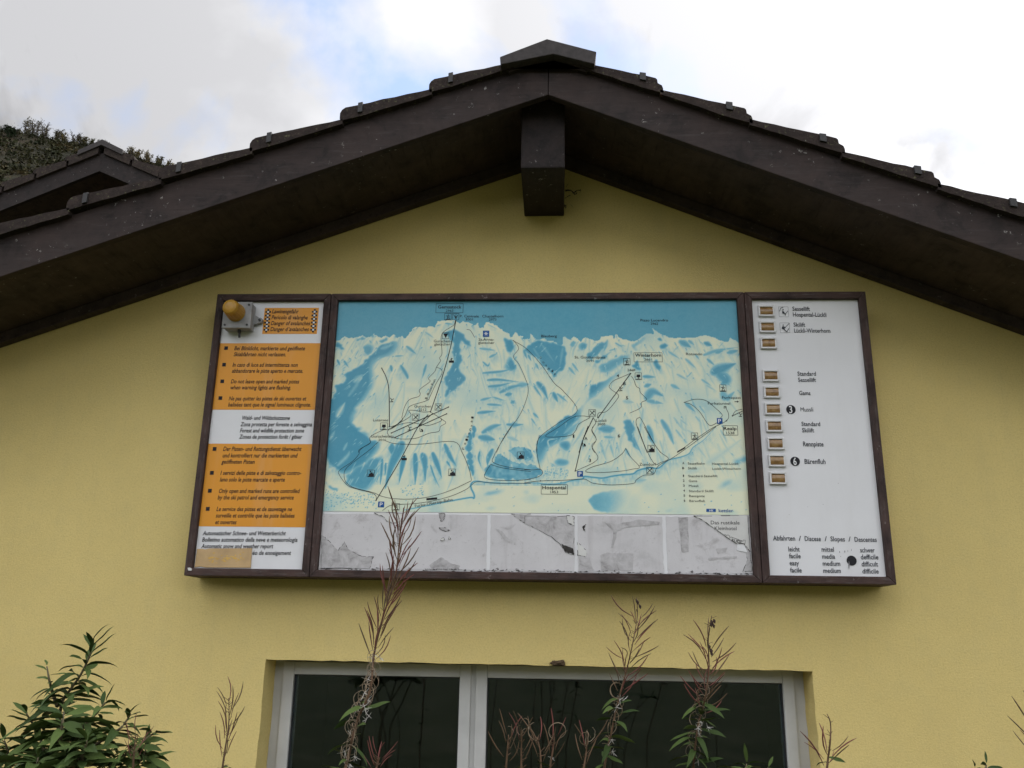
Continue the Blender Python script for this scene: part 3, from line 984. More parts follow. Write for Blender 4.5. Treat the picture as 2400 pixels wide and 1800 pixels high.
def poly_mask(P_):
    yy, xx = np.mgrid[0:NY_, 0:NX]; inside = np.zeros((NY_, NX), bool); n = len(P_)
    for i in range(n):
        x1, y1 = P_[i]; x2, y2 = P_[(i + 1) % n]
        if y1 == y2: continue
        c = ((y1 > yy) != (y2 > yy)) & (xx < (x2 - x1) * (yy - y1) / (y2 - y1) + x1); inside ^= c
    return inside.astype(float)


def blur(a, rad):
    if rad < 1: return a
    rad = int(rad)
    for _ in range(2):
        for ax in (0, 1):
            p = np.pad(a, [(rad + 1, rad) if k == ax else (0, 0) for k in (0, 1)], mode='edge')
            cs_ = np.cumsum(p, axis=ax)
            a = (np.take(cs_, range(2 * rad + 1, cs_.shape[ax]), axis=ax) - np.take(cs_, range(0, cs_.shape[ax] - 2 * rad - 1), axis=ax)) / (2 * rad + 1)
    return a


def rough(P_, amp, n=5):
    out = []
    for a, b in zip(P_, np.roll(P_, -1, 0)):
        d = b - a; L = np.hypot(*d) + 1e-6; nn = np.array([-d[1], d[0]]) / L
        for k in range(n): out.append(a + d * k / n + (nn * nrng.uniform(-1, 1) * min(amp, L * .12) if k else 0))
    return np.array(out)


def vnoise(cx_, cy_):
    g = nrng.rand(cy_ + 2, cx_ + 2)
    y = np.linspace(0, cy_, NY_); x = np.linspace(0, cx_, NX); yi, xi = y.astype(int), x.astype(int); fy, fx = (y - yi)[:, None], (x - xi)[None, :]
    fy, fx = fy * fy * (3 - 2 * fy), fx * fx * (3 - 2 * fx)
    return (g[yi][:, xi] * (1 - fy) * (1 - fx) + g[yi + 1][:, xi] * fy * (1 - fx) + g[yi][:, xi + 1] * (1 - fy) * fx + g[yi + 1][:, xi + 1] * fy * fx)


def blob(view, pts, val=1.0, soft=1, amp=2.0, fade=None):
    """blue shadow shape; fade = soft side blur laid over a crisp edge"""
    global paint
    P_ = rough(gxy(view, pts), amp)
    m = poly_mask(P_)
    m2 = blur(m, soft)
    if fade:                                   # crisp on one edge, running out on the other
        f = blur(m, fade[0]); dx, dy = fade[1], fade[2]
        sh = np.roll(np.roll(f, int(dx), 1), int(dy), 0); m2 = m2 * np.clip(sh * 1.9 - .25, 0, 1)
    paint = np.maximum(paint, m2 * val)


def stroke(view, pts, w0, w1, val=.8, soft=.5, erase=False):
    global paint
    P_ = np.array(smooth(gxy(view, pts), 5)); yy, xx = np.mgrid[0:NY_, 0:NX]
    n = len(P_); best = np.full((NY_, NX), -9.)
    x0, x1 = max(0, int(P_[:, 0].min() - 30)), min(NX, int(P_[:, 0].max() + 30)); y0, y1 = max(0, int(P_[:, 1].min() - 30)), min(NY_, int(P_[:, 1].max() + 30))
    if x1 <= x0 or y1 <= y0: return
    X_, Y_ = xx[y0:y1, x0:x1], yy[y0:y1, x0:x1]; bb = np.full(X_.shape, -9.)
    for i in range(n - 1):
        a, b = P_[i], P_[i + 1]; d = b - a; L2 = d @ d + 1e-9
        t = np.clip(((X_ - a[0]) * d[0] + (Y_ - a[1]) * d[1]) / L2, 0, 1)
        ds = np.hypot(X_ - a[0] - t * d[0], Y_ - a[1] - t * d[1])
        s = (i + t) / (n - 1); wv = (w0 + (w1 - w0) * s) * np.sin(np.pi * np.clip(s * .86 + .1, 0, 1)) ** .6
        bb = np.maximum(bb, np.clip((wv - ds) / (wv * soft + .6), 0, 1))
    if erase: paint[y0:y1, x0:x1] *= 1 - bb * val
    else: paint[y0:y1, x0:x1] = np.maximum(paint[y0:y1, x0:x1], bb * val)


# overall modelling of the snow
paint = np.clip((vnoise(9, 6) - .55) * .55, 0, .22) + np.clip((vnoise(26, 16) - .6) * .5, 0, .16)
# soft slanting washes that give the slopes their relief
r = random.Random(21)
for k in range(430):
    cx_, cy_ = r.uniform(770, 1740), r.uniform(800, 1120)
    if cy_ > 1090 and r.random() < .6: continue
    lean = (cx_ - 1110) / 420 if cx_ < 1300 else (cx_ - 1500) / 300
    L = r.uniform(12, 46); a = math.atan2(1.0, lean * .9 + r.uniform(-.35, .35))
    p, q = (cx_ - math.cos(a) * L, cy_ - math.sin(a) * L), (cx_ + math.cos(a) * L, cy_ + math.sin(a) * L)
    VIEW['z'] = (0, 0, 1); stroke('z', [p, ((p[0] + q[0]) / 2 + r.uniform(-5, 5), (p[1] + q[1]) / 2), q], r.uniform(1.2, 5.5), r.uniform(.6, 2), r.uniform(.12, .46), .95)
for k in range(90):                              # hatching below the far ridges
    cx_, cy_ = r.uniform(775, 1745), r.uniform(790, 880)
    L = r.uniform(6, 18); lean = r.choice((-.6, .6)) + r.uniform(-.3, .3)
    stroke('z', [(cx_, cy_), (cx_ + lean * L * .5, cy_ + L * .5), (cx_ + lean * L, cy_ + L)], r.uniform(1.2, 3), .6, r.uniform(.3, .7), .7)

# the big shaded flank at the left
blob('c', [(885, 462), (770, 480), (640, 520), (560, 600), (480, 672), (400, 750), (300, 800), (243, 826), (278, 872), (240, 925), (152, 945), (172, 1000), (120, 1085), (60, 1180), (40, 1660), (330, 1660), (520, 1540), (560, 1450), (480, 1420), (330, 1330), (420, 1190), (520, 1060), (580, 960), (592, 890), (560, 770), (600, 690), (660, 660), (760, 640), (815, 605), (842, 560)], .98, 1, 3, (10, -9, 2))
for pts, w0, v in [([(640, 560), (760, 520)], 7, .5), ([(360, 900), (440, 830)], 9, .65), ([(300, 1050), (450, 840)], 6, .4), ([(180, 1260), (260, 1120)], 9, .85), ([(420, 1420), (560, 1330), (640, 1240)], 12, .8),
                   ([(110, 1420), (160, 1385)], 6, .85), ([(250, 1500), (370, 1430)], 7, .6), ([(380, 1180), (560, 1100)], 12, .7), ([(560, 1000), (520, 1060)], 10, .6), ([(240, 1600), (330, 1520)], 5, .5), ([(480, 1300), (560, 1180)], 8, .6)]:
    stroke('c', pts, w0, w0 * .4, v, .9, True)
blob('d', [(110, 0), (420, 0), (570, 150), (700, 162), (640, 285), (540, 400), (330, 512), (250, 500), (210, 430), (130, 400), (110, 200)], .95, 1, 3, (8, -4, 4))
stroke('d', [(230, 400), (330, 300), (350, 250)], 6, 2, .6, .9, True); stroke('d', [(290, 240), (330, 160)], 4, 2, .6, .9, True); stroke('d', [(150, 130), (200, 40)], 6, 2, .6, .9, True)
blob('d', [(300, 500), (470, 400), (690, 270), (750, 330), (700, 520), (600, 660), (560, 684), (420, 640), (300, 600), (330, 540)], .85, 2, 4, (8, -8, 3))
for k in range(26):
    x_ = r.uniform(360, 720); y_ = r.uniform(330, 560); stroke('d', [(x_, y_), (x_ - 50, y_ + 90)], 1.6, .6, r.uniform(.4, .9), .7, True)
for k in range(16):
    x_ = r.uniform(420, 700); y_ = r.uniform(330, 520); stroke('d', [(x_, y_), (x_ - 40, y_ + 110)], 2.0, .6, .9, .7)
blob('d', [(60, 560), (170, 650), (250, 660), (200, 640), (110, 590)], .8, 1)
# valley in the middle, under the summit
blob('c', [(1390, 350), (1425, 380), (1500, 420), (1570, 540), (1500, 520), (1460, 470), (1452, 600), (1482, 685), (1440, 760), (1512, 880), (1470, 925), (1400, 990), (1300, 1075), (1292, 1040), (1322, 980), (1288, 870), (1340, 790), (1392, 700), (1362, 600), (1385, 500), (1330, 430), (1270, 400)], .95, 1, 3)
blob('c', [(1270, 1090), (1400, 1090), (1560, 1120), (1440, 1105), (1330, 1150)], .75, 2, 2, (6, -5, 0))
blob('c', [(1900, 455), (1990, 470), (2022, 540), (1985, 605), (1935, 590), (1925, 520)], .95, 1)
blob('c', [(1945, 620), (1990, 655), (2035, 765), (1990, 800), (1860, 770), (1925, 700)], .92, 1, 2, (6, 5, 0))
blob('c', [(165, 480), (215, 515), (255, 578), (165, 545)], .95, 1)
blob('c', [(350, 490), (430, 440), (480, 450), (400, 480)], .85, 1); blob('c', [(520, 440), (560, 410), (560, 450)], .7, 1)
blob('c', [(445, 540), (490, 500), (560, 510), (590, 560), (500, 640), (460, 600)], .8, 1, 2, (6, -3, -3))
blob('c', [(600, 490), (650, 470), (690, 440), (700, 470), (640, 500)], .8, 1); blob('c', [(760, 440), (800, 420), (790, 450)], .7, 1)
for pts, w0, w1, v in [([(735, 740), (745, 800)], 8, 5, .85), ([(840, 740), (900, 840), (910, 880)], 10, 4, .85), ([(1100, 730), (1060, 870)], 8, 3, .8), ([(900, 540), (1000, 620)], 9, 4, .7), ([(1150, 540), (1150, 560)], 5, 3, .8),
                       ([(780, 640), (880, 635)], 5, 2, .7), ([(1200, 330), (1260, 310)], 5, 2, .5), ([(1090, 390), (1180, 450)], 6, 3, .45), ([(1300, 300), (1380, 310)], 5, 3, .7), ([(1740, 310), (1860, 370)], 3, 1, .6), ([(1570, 330), (1640, 290)], 4, 2, .8),
                       ([(1660, 560), (1820, 580)], 8, 4, .6), ([(1760, 650), (1840, 610)], 8, 3, .7), ([(1690, 700), (1740, 740), (1760, 700)], 6, 3, .8), ([(1690, 815), (1870, 800), (2000, 770)], 8, 3, .8), ([(1740, 888), (1860, 885), (2080, 910)], 9, 3, .85),
                       ([(1750, 955), (1860, 945), (2000, 910)], 10, 3, .85), ([(1870, 1015), (1990, 960), (2140, 935)], 12, 4, .8), ([(1930, 1040), (1990, 1030)], 11, 8, .85), ([(1670, 1095), (1780, 1068)], 8, 4, .75), ([(1790, 1065), (1930, 1105)], 6, 2, .75),
                       ([(1740, 1140), (1900, 1150)], 8, 3, .8), ([(1640, 1228), (1830, 1208)], 10, 3, .85), ([(1940, 1348), (2030, 1355), (2110, 1345)], 9, 4, .85), ([(1690, 1430), (1800, 1370), (1880, 1350)], 14, 5, .8), ([(1660, 1480), (1810, 1505)], 17, 10, .85), ([(1950, 1480), (2060, 1520)], 12, 6, .35),
                       ([(1490, 690), (1500, 740)], 3, 1, .6), ([(1570, 770), (1620, 810)], 3, 1, .6), ([(1640, 850), (1610, 960)], 3, 1, .5), ([(180, 680), (210, 740)], 7, 3, .85), ([(250, 690), (300, 760)], 7, 2, .8), ([(300, 660), (330, 680)], 4, 2, .7), ([(360, 650), (380, 670)], 3, 2, .7)]:
    stroke('c', pts, w0 * .55, w1 * .55, v, .6)
# gully stream
for v, x, y, q in [('c', 1600, 1405, 9), ('c', 1590, 1455, 8), ('c', 1562, 1480, 9), ('c', 1550, 1545, 10), ('c', 1540, 1600, 11), ('d', 1635, 30, 8), ('d', 1600, 100, 10), ('d', 1595, 165, 10), ('d', 1585, 225, 16), ('d', 1595, 310, 16), ('d', 1600, 370, 15), ('d', 1612, 430, 12), ('d', 1628, 475, 7)]:
    stroke(v, [(x, y - 32), (x + 3, y + 32)], q * .5, q * .42, .9, .5)
# fan of gullies above the valley floor
for pts, w0, w1 in [([(890, 180), (850, 260), (780, 420), (720, 640)], 26, 7), ([(790, 195), (785, 280)], 16, 8), ([(915, 320), (890, 440), (860, 600)], 13, 3), ([(1030, 290), (1035, 440), (1032, 600)], 14, 4), ([(1110, 290), (1130, 380), (1135, 580)], 18, 4), ([(1215, 280), (1270, 420), (1310, 540)], 14, 3), ([(1340, 190), (1400, 320), (1460, 410)], 12, 4), ([(690, 340), (670, 600)], 8, 3), ([(725, 380), (720, 520)], 6, 2), ([(1190, 400), (1230, 520), (1290, 640)], 5, 2), ([(1360, 360), (1400, 420)], 6, 2), ([(1700, 260), (1690, 340), (1720, 430)], 6, 2), ([(1830, 240), (1790, 330), (1780, 400)], 12, 5)]:
    stroke('d', pts, w0 * .55, w1 * .55, .88, .5)
# forest patches
for v, pts in [('d', [(1745, 505), (1790, 440), (1810, 395), (1850, 370), (1860, 310), (1920, 275), (1985, 330), (2080, 375), (2230, 400), (2230, 545), (2000, 555), (1850, 532)]), ('f', [(-5, 385), (60, 340), (140, 385), (168, 430), (110, 465), (-5, 490)]), ('d', [(1995, 250), (2060, 215), (2140, 215), (2230, 240), (2230, 345), (2090, 340)]), ('f', [(-5, 190), (40, 215), (75, 290), (-5, 308)])]:
    m_ = poly_mask(rough(gxy(v, pts), 3)); tx = vnoise(150, 80) * .6 + vnoise(60, 40) * .4
    paint = np.maximum(paint, m_ * (.35 + .75 * tx))
stroke('d', [(1800, 420), (1790, 500)], 10, 7, .95, .5)
# the ranges on the right
blob('e', [(100, 520), (180, 445), (250, 425), (320, 432), (420, 462), (490, 482), (505, 560), (480, 690), (395, 772), (330, 705), (250, 600), (180, 560)], .92, 1, 3)
stroke('e', [(200, 500), (300, 650)], 3, 1, .35, .9, True); stroke('e', [(280, 470), (400, 640)], 4, 1, .3, .9, True); stroke('e', [(470, 500), (440, 680)], 5, 1, .35, .9, True)
blob('e', [(530, 470), (560, 430), (600, 440), (560, 500)], .6, 1); blob('e', [(600, 470), (640, 440), (700, 450), (690, 500), (640, 540)], .8, 1, 2, (5, 2, 0))
blob('e', [(690, 560), (760, 490), (820, 450), (895, 430), (830, 510), (790, 560), (740, 600), (760, 630), (870, 560), (990, 500), (880, 570), (780, 640)], .85, 1, 3)
blob('e', [(1100, 465), (1180, 420), (1250, 370), (1310, 372), (1270, 420), (1180, 460), (1130, 505), (1230, 505), (1140, 540)], .8, 1, 3, (7, -5, 0))
blob('e', [(1365, 480), (1410, 448), (1445, 468), (1410, 510), (1375, 500)], .92, 1); blob('e', [(1345, 410), (1375, 398), (1395, 430), (1360, 430)], .92, 1)
blob('e', [(780, 690), (830, 640), (1000, 570), (1130, 528), (1125, 600), (1000, 680), (870, 745), (790, 720), (830, 690)], .72, 2, 3, (8, -6, 3))
blob('e', [(1108, 665), (1160, 608), (1175, 650), (1192, 705), (1150, 690)], .92, 1); blob('e', [(1308, 625), (1335, 600), (1375, 660), (1375, 718), (1340, 690)], .92, 1); blob('e', [(1215, 625), (1240, 660), (1230, 670)], .6, 1); blob('e', [(1250, 625), (1270, 660), (1255, 660)], .6, 1); blob('e', [(1390, 630), (1440, 640), (1490, 690)], .5, 1)
# long diagonal valley shadow
blob('e', [(1110, 690), (1000, 690), (900, 770), (790, 830), (720, 850), (710, 920), (660, 1020), (600, 1082), (470, 1160), (430, 1180), (330, 1265), (248, 1325), (225, 1470), (330, 1480), (400, 1400), (560, 1330), (700, 1140), (640, 1130), (720, 1000), (860, 900), (960, 790)], .97, 1, 3, (9, -7, 3))
blob('f', [(185, 70), (125, 105), (108, 250), (145, 390), (180, 385), (200, 300), (235, 200), (330, 110), (450, 60), (470, 0), (250, 0)], .9, 1, 3, (9, -7, 2))
blob('f', [(320, 140), (400, 130), (430, 180), (390, 230), (330, 190)], .9, 2); blob('f', [(260, 320), (340, 290), (420, 330), (360, 360), (290, 350)], .8, 2); blob('f', [(225, 330), (260, 360), (360, 385), (270, 345)], .7, 1)
stroke('f', [(300, 110), (215, 130), (235, 220), (225, 300), (290, 370)], 2.2, 1.2, .9, .5, True)
stroke('e', [(840, 1080), (760, 1060), (700, 1010)], 8, 3, .5, .9, True); stroke('e', [(600, 1180), (480, 1290)], 7, 4, .55, .9, True); stroke('e', [(660, 1130), (560, 1210)], 6, 3, .5, .9, True)
for pts, w0, w1, v in [([(1220, 760), (1330, 765)], 12, 4, .8), ([(1235, 850), (1290, 830)], 14, 6, .75), ([(1250, 960), (1300, 900), (1400, 940)], 26, 10, .8), ([(1260, 985), (1400, 1010)], 16, 4, .7), ([(1040, 990), (1130, 1000)], 16, 6, .35), ([(1480, 840), (1560, 880)], 14, 4, .6),
                       ([(1565, 440), (1660, 490)], 22, 6, .8), ([(1640, 430), (1690, 470)], 12, 3, .6), ([(1790, 450), (1850, 475)], 16, 6, .85), ([(1780, 560), (1900, 520), (2090, 490)], 12, 5, .6), ([(1810, 600), (1880, 660)], 10, 3, .7), ([(1890, 540), (1960, 520)], 12, 4, .7), ([(2000, 540), (2090, 520)], 14, 8, .75),
                       ([(1870, 720), (1960, 680), (2070, 640)], 34, 10, .9), ([(1920, 740), (1980, 790), (1940, 830)], 34, 14, .85), ([(1950, 920), (1990, 960), (2060, 900)], 26, 8, .6), ([(1450, 530), (1560, 600)], 10, 3, .5), ([(1610, 600), (1710, 690)], 10, 3, .55), ([(1530, 740), (1640, 800)], 9, 3, .45), ([(1760, 790), (1850, 850)], 10, 3, .5), ([(1700, 560), (1740, 610)], 8, 2, .6),
                       ([(1800, 840), (1900, 900)], 8, 2, .4), ([(1610, 1010), (1700, 1090)], 12, 4, .75), ([(1670, 1010), (1720, 1060)], 6, 2, .6), ([(1740, 1040), (1800, 1120)], 7, 2, .5), ([(1390, 1170), (1450, 1270), (1500, 1380)], 16, 5, .75), ([(1320, 1160), (1360, 1200)], 8, 3, .4), ([(1560, 1160), (1640, 1220)], 8, 2, .4), ([(1700, 1130), (1760, 1200)], 7, 2, .5), ([(1500, 1140), (1600, 1280)], 8, 2, .4),
                       ([(240, 820), (290, 880), (335, 980)], 17, 5, .92), ([(205, 850), (280, 960)], 8, 2, .8), ([(385, 915), (425, 1000)], 14, 4, .9), ([(420, 920), (520, 1000)], 8, 3, .7), ([(200, 1100), (250, 1150)], 8, 3, .8), ([(180, 1150), (230, 1220)], 6, 2, .7), ([(60, 840), (160, 830)], 20, 6, .6), ([(0, 690), (40, 650)], 20, 6, .8), ([(0, 1000), (20, 985)], 16, 6, .8), ([(0, 1210), (60, 1200)], 20, 6, .7),
                       ([(110, 520), (140, 600)], 9, 3, .8), ([(150, 560), (180, 620)], 8, 3, .8), ([(220, 640), (250, 700)], 8, 3, .7), ([(530, 680), (590, 750)], 10, 3, .6), ([(560, 640), (620, 720)], 8, 3, .6), ([(880, 450), (850, 530)], 10, 4, .6), ([(960, 450), (1040, 500)], 7, 2, .6), ([(900, 520), (980, 500)], 6, 2, .5), ([(1000, 470), (1060, 480)], 6, 2, .5)]:
    stroke('e', pts, w0 * .5, w1 * .5, v, .65)
blob('e', [(800, 1215), (960, 1215), (965, 1250), (920, 1280), (850, 1280), (805, 1250)], .9, 2, 2, (5, 0, -4)); blob('e', [(860, 1310), (940, 1315), (900, 1340)], .7, 2)
blob('e', [(1030, 1168), (1085, 1158), (1120, 1200), (1142, 1250), (1120, 1330), (1150, 1400), (1195, 1450), (1140, 1420), (1070, 1330), (1050, 1250)], .92, 1, 3); blob('e', [(1262, 1200), (1285, 1230), (1295, 1320), (1312, 1385), (1275, 1350), (1255, 1270)], .9, 1, 2)
for pts, w0, w1, v in [([(940, 0), (1000, 100), (1090, 270)], 14, 4, .8), ([(1140, 0), (1170, 60), (1200, 160)], 14, 5, .8), ([(780, 130), (830, 300)], 10, 3, .45), ([(700, 150), (760, 330)], 12, 3, .4), ([(850, 150), (880, 260)], 8, 3, .4), ([(935, 210), (980, 290)], 10, 3, .6), ([(1330, 30), (1380, 170)], 14, 4, .7), ([(1400, 30), (1480, 130)], 8, 2, .5), ([(1500, 30), (1600, 80)], 8, 2, .3), ([(1250, 130), (1300, 280)], 6, 2, .4), ([(700, 20), (830, 15)], 22, 12, .8), ([(740, 95), (830, 100)], 10, 5, .6)]:
    stroke('f', pts, w0 * .5, w1 * .5, v, .7)
# foreground drifts
blob('f', [(588, 680), (640, 630), (740, 600), (900, 575), (1100, 560), (1300, 620), (1100, 700), (900, 790), (760, 800), (640, 765)], .95, 1, 1, (24, -42, -4))
blob('f', [(1255, 800), (1330, 755), (1450, 728), (1560, 720), (1450, 770), (1330, 800)], .8, 2, 1, (9, -10, 0))
blob('f', [(1750, 590), (1850, 500), (1980, 470), (1930, 530), (1840, 570)], .7, 3, 1, (7, 0, 0)); blob('f', [(1930, 330), (2050, 265), (2050, 310), (1960, 345)], .8, 3); blob('f', [(1440, 470), (1500, 390), (1620, 370), (1700, 360), (1600, 420), (1500, 440)], .6, 3, 1, (8, 0, 0)); stroke('f', [(1700, 330), (1800, 270), (2000, 120)], 14, 4, .25, 1); stroke('f', [(1030, 500), (1130, 490)], 12, 4, .4, .9)
for v, pts in [('d', [(1715, 712), (1790, 670), (1900, 650), (2040, 640), (1900, 700), (1790, 720)]), ('d', [(1735, 862), (1800, 835), (1940, 820), (1860, 865)]), ('d', [(2140, 680), (2230, 640), (2230, 720)]), ('f', [(100, 655), (150, 632), (230, 640), (170, 665)]), ('f', [(-5, 600), (60, 590), (40, 640), (-5, 640)])]:
    blob(v, pts, .8, 2, 1, (6, -5, 0))
# sky above the ridge line
ridge = [S('c', x, y) for x, y in [(100, 490), (165, 482), (215, 468), (260, 433), (300, 455), (370, 445), (440, 425), (490, 447), (530, 432), (560, 403), (600, 440), (640, 452), (680, 423), (720, 447), (765, 413), (800, 452), (850, 430), (880, 458), (930, 395), (985, 338), (1080, 345), (1160, 328), (1190, 347), (1220, 278), (1280, 272), (1340, 262), (1400, 268), (1455, 302), (1480, 276), (1560, 300), (1605, 318), (1640, 292), (1645, 342), (1700, 347), (1720, 288), (1790, 300), (1850, 340), (1900, 380), (1968, 408), (1970, 442), (1995, 440)]]
ridge += [S('e', x, y) for x, y in [(30, 348), (60, 385), (108, 385), (95, 412), (162, 412), (172, 363), (208, 405), (240, 418), (300, 402), (322, 432), (382, 425), (420, 458), (465, 470), (468, 402), (490, 388), (516, 410), (545, 425), (568, 390), (608, 410), (640, 442), (682, 394), (772, 430), (808, 422), (820, 388), (870, 384), (928, 378), (945, 412), (960, 368), (1000, 402), (1090, 430), (1130, 436), (1240, 364), (1312, 370), (1298, 312), (1340, 340), (1400, 376), (1450, 400), (1600, 404), (1700, 402), (1735, 385), (1820, 384), (1900, 412), (1960, 436), (2000, 440), (2018, 394), (2095, 447), (2180, 470)]]
rg = np.array([((x - MU0) * PXM, (z - MV0) * (NY_ - 1) / (MV1 - MV0)) for x, z in ridge])
skyP = np.vstack([rough(rg, 1.2, 3)[:-3], [[NX + 60, rg[-1][1]], [NX + 60, NY_ + 5], [-60, NY_ + 5], [-60, rg[0][1]]]])
sm = poly_mask(skyP)
depth_sky = np.linspace(0, 1, NY_)[:, None]
paint = paint * (1 - sm) + sm * (.86 + .05 * vnoise(5, 4))
# river
for v, pts in [('d', [(920, 865), (1100, 830), (1400, 770), (1600, 735), (1640, 742), (1640, 700), (1612, 640), (1612, 592), (1660, 565), (1800, 580), (2000, 587), (2230, 592)]),
               ('f', [(-10, 527), (100, 520), (200, 532), (330, 525), (450, 495), (540, 480), (550, 460), (640, 470), (720, 476), (800, 460), (900, 445), (1000, 437), (1050, 405), (1150, 380), (1220, 387), (1260, 370), (1330, 310), (1440, 282), (1520, 250), (1560, 190), (1660, 120), (1770, 0)])]:
    stroke(v, pts, 1.9, 1.9, .95, .4)
# village specks
r = random.Random(31)
for k in range(330):
    if k < 200: v, x_, y_ = 'd', r.uniform(85, 620), r.gauss(740, 70)
    elif k < 260: v, x_, y_ = 'f', r.uniform(170, 400), r.gauss(425, 28)
    elif k < 300: v, x_, y_ = 'd', r.uniform(870, 1130), r.gauss(680, 30)
    else: v, x_, y_ = r.choice('df'), r.uniform(250, 2100), r.uniform(600, 830)
    if v == 'd' and x_ < 640 and (y_ < 640 + (x_ - 80) * .12 or y_ > 860): continue
    stroke(v, [(x_, y_), (x_ + r.uniform(6, 14), y_ + r.uniform(-5, 4))], 1.3, 1.3, r.uniform(.5, 1), .4)
# fine rock and snow hatching, denser where the paint already is
r = random.Random(77)
dens = blur(np.clip(paint, 0, 1), 7)
for k in range(1500):
    ix, iy = r.randint(3, NX - 4), r.randint(int(NY_ * .2), NY_ - 30)
    if sm[iy, ix] > .5 or r.random() > .10 + dens[iy, ix] * 1.1: continue
    gx1 = dens[iy, min(NX - 1, ix + 4)] - dens[iy, max(0, ix - 4)]
    lean = max(-1.1, min(1.1, (ix / NX - (.33 if ix < NX * .5 else .72)) * 4 + r.uniform(-.4, .4)))
    L = r.uniform(3, 11); er = r.random() < .42
    X_, Y_ = GU[ix], GV[iy]
    n_ = int(L * 1.5)
    for q in range(n_):
        t_ = q / n_; jx, jy = int(ix + lean * L * t_ + .5), int(iy - L * t_ + .5)
        if 0 <= jx < NX - 1 and 0 <= jy < NY_ and sm[jy, jx] < .5:
            v_ = (1 - t_) * r.uniform(.5, .8)
            for d_ in (0, 1):
                if er: paint[jy, jx + d_] *= 1 - v_ * (.8 if d_ == 0 else .45)
                else: paint[jy, jx + d_] = max(paint[jy, jx + d_], v_ * (1.0 if d_ == 0 else .55))
# brushed look: colour drags downhill from its crisp upper edge, in streaks
st = np.clip(vnoise(300, 60) * .7 + vnoise(110, 90) * .5, 0, 1.15)
half = (np.arange(NX)[None, :] < NX * .30) | ((np.arange(NX)[None, :] > NX * .52) & (np.arange(NX)[None, :] < NX * .66))
mount = (1 - sm) * (np.linspace(0, 1, NY_)[:, None] > .12)
src = paint * mount; acc = src.copy()
for k in range(1, 19):
    wgt = (1 - k / 20) * .62
    lft_ = np.roll(np.roll(src, -int(k * .55), 1), -k, 0); rgt_ = np.roll(np.roll(src, int(k * .55), 1), -k, 0)
    acc = np.maximum(acc, np.where(half, lft_, rgt_) * wgt * st)
paint = np.where(mount > 0, np.maximum(paint, acc), paint)
paint = np.where(sm > .5, paint, np.clip(paint, 0, 1) ** .88 * 1.04)
paint = np.clip(paint, 0, 1)

mv = np.zeros((NY_, NX, 3)); mv[..., 0] = GU[None, :]; mv[..., 1] = YS2; mv[..., 2] = GV[:, None]
ii = np.arange(NY_ * NX).reshape(NY_, NX)
mf = np.stack([ii[:-1, :-1], ii[:-1, 1:], ii[1:, 1:], ii[1:, :-1]], -1).reshape(-1, 4)
me = bpy.data.meshes.new('map_print')
me.from_pydata(mv.reshape(-1, 3), [], mf.tolist()); me.update()
at = me.attributes.new('paint', 'FLOAT', 'POINT'); at.data.foreach_set('value', paint.reshape(-1).astype(np.float32))
me.materials.append(MAP)
pan_map = link_mesh('map_panel', me, board)
pan_map['label'] = 'blue and cream panoramic ski map print with lifts and place names'

# lines of lifts, runs and railway
ln = MB(); YL = YS2 - .0007
def line(view, pts, wd=1.0, sm_=True):
    q = [S(view, x, y) for x, y in pts]; ribbon(ln, smooth(q, 5) if sm_ else q, .0021 * wd, YL)
def dot(view, x, y, rad=7):
    c = S(view, x, y); q = rad * .00038
    sheet(ln, [(c[0] + q * math.cos(a), c[1] + q * math.sin(a)) for a in np.linspace(0, 2 * math.pi, 9)[:-1]], YL - .0002)
line('c', [(1408, 275), (1350, 560), (1260, 880), (1145, 1220)], 1.5); line('d', [(1165, -155 + 30), (1050, 20), (880, 340), (625, 765)], 1.5)
line('c', [(1145, 1220), (1170, 1232), (1005, 1385)], 1.2, False)
line('c', [(640, 765), (690, 870), (715, 1010), (720, 1370)], 1.5)
line('c', [(1333, 1168), (740, 1437)], 1.5, False); line('c', [(1313, 1238), (778, 1483)], 1.5, False)
for v, x, y in [('c', 1408, 275), ('c', 640, 765), ('c', 718, 1370), ('c', 1333, 1168), ('c', 740, 1437), ('c', 1313, 1238), ('c', 778, 1483), ('c', 1145, 1218), ('d', 625, 765), ('e', 1097, 733), ('e', 797, 1142), ('e', 752, 1145), ('f', 467, 410), ('f', 145, 502), ('e', 1985, 1170), ('e', 2040, 1125)]: dot(v, x, y)
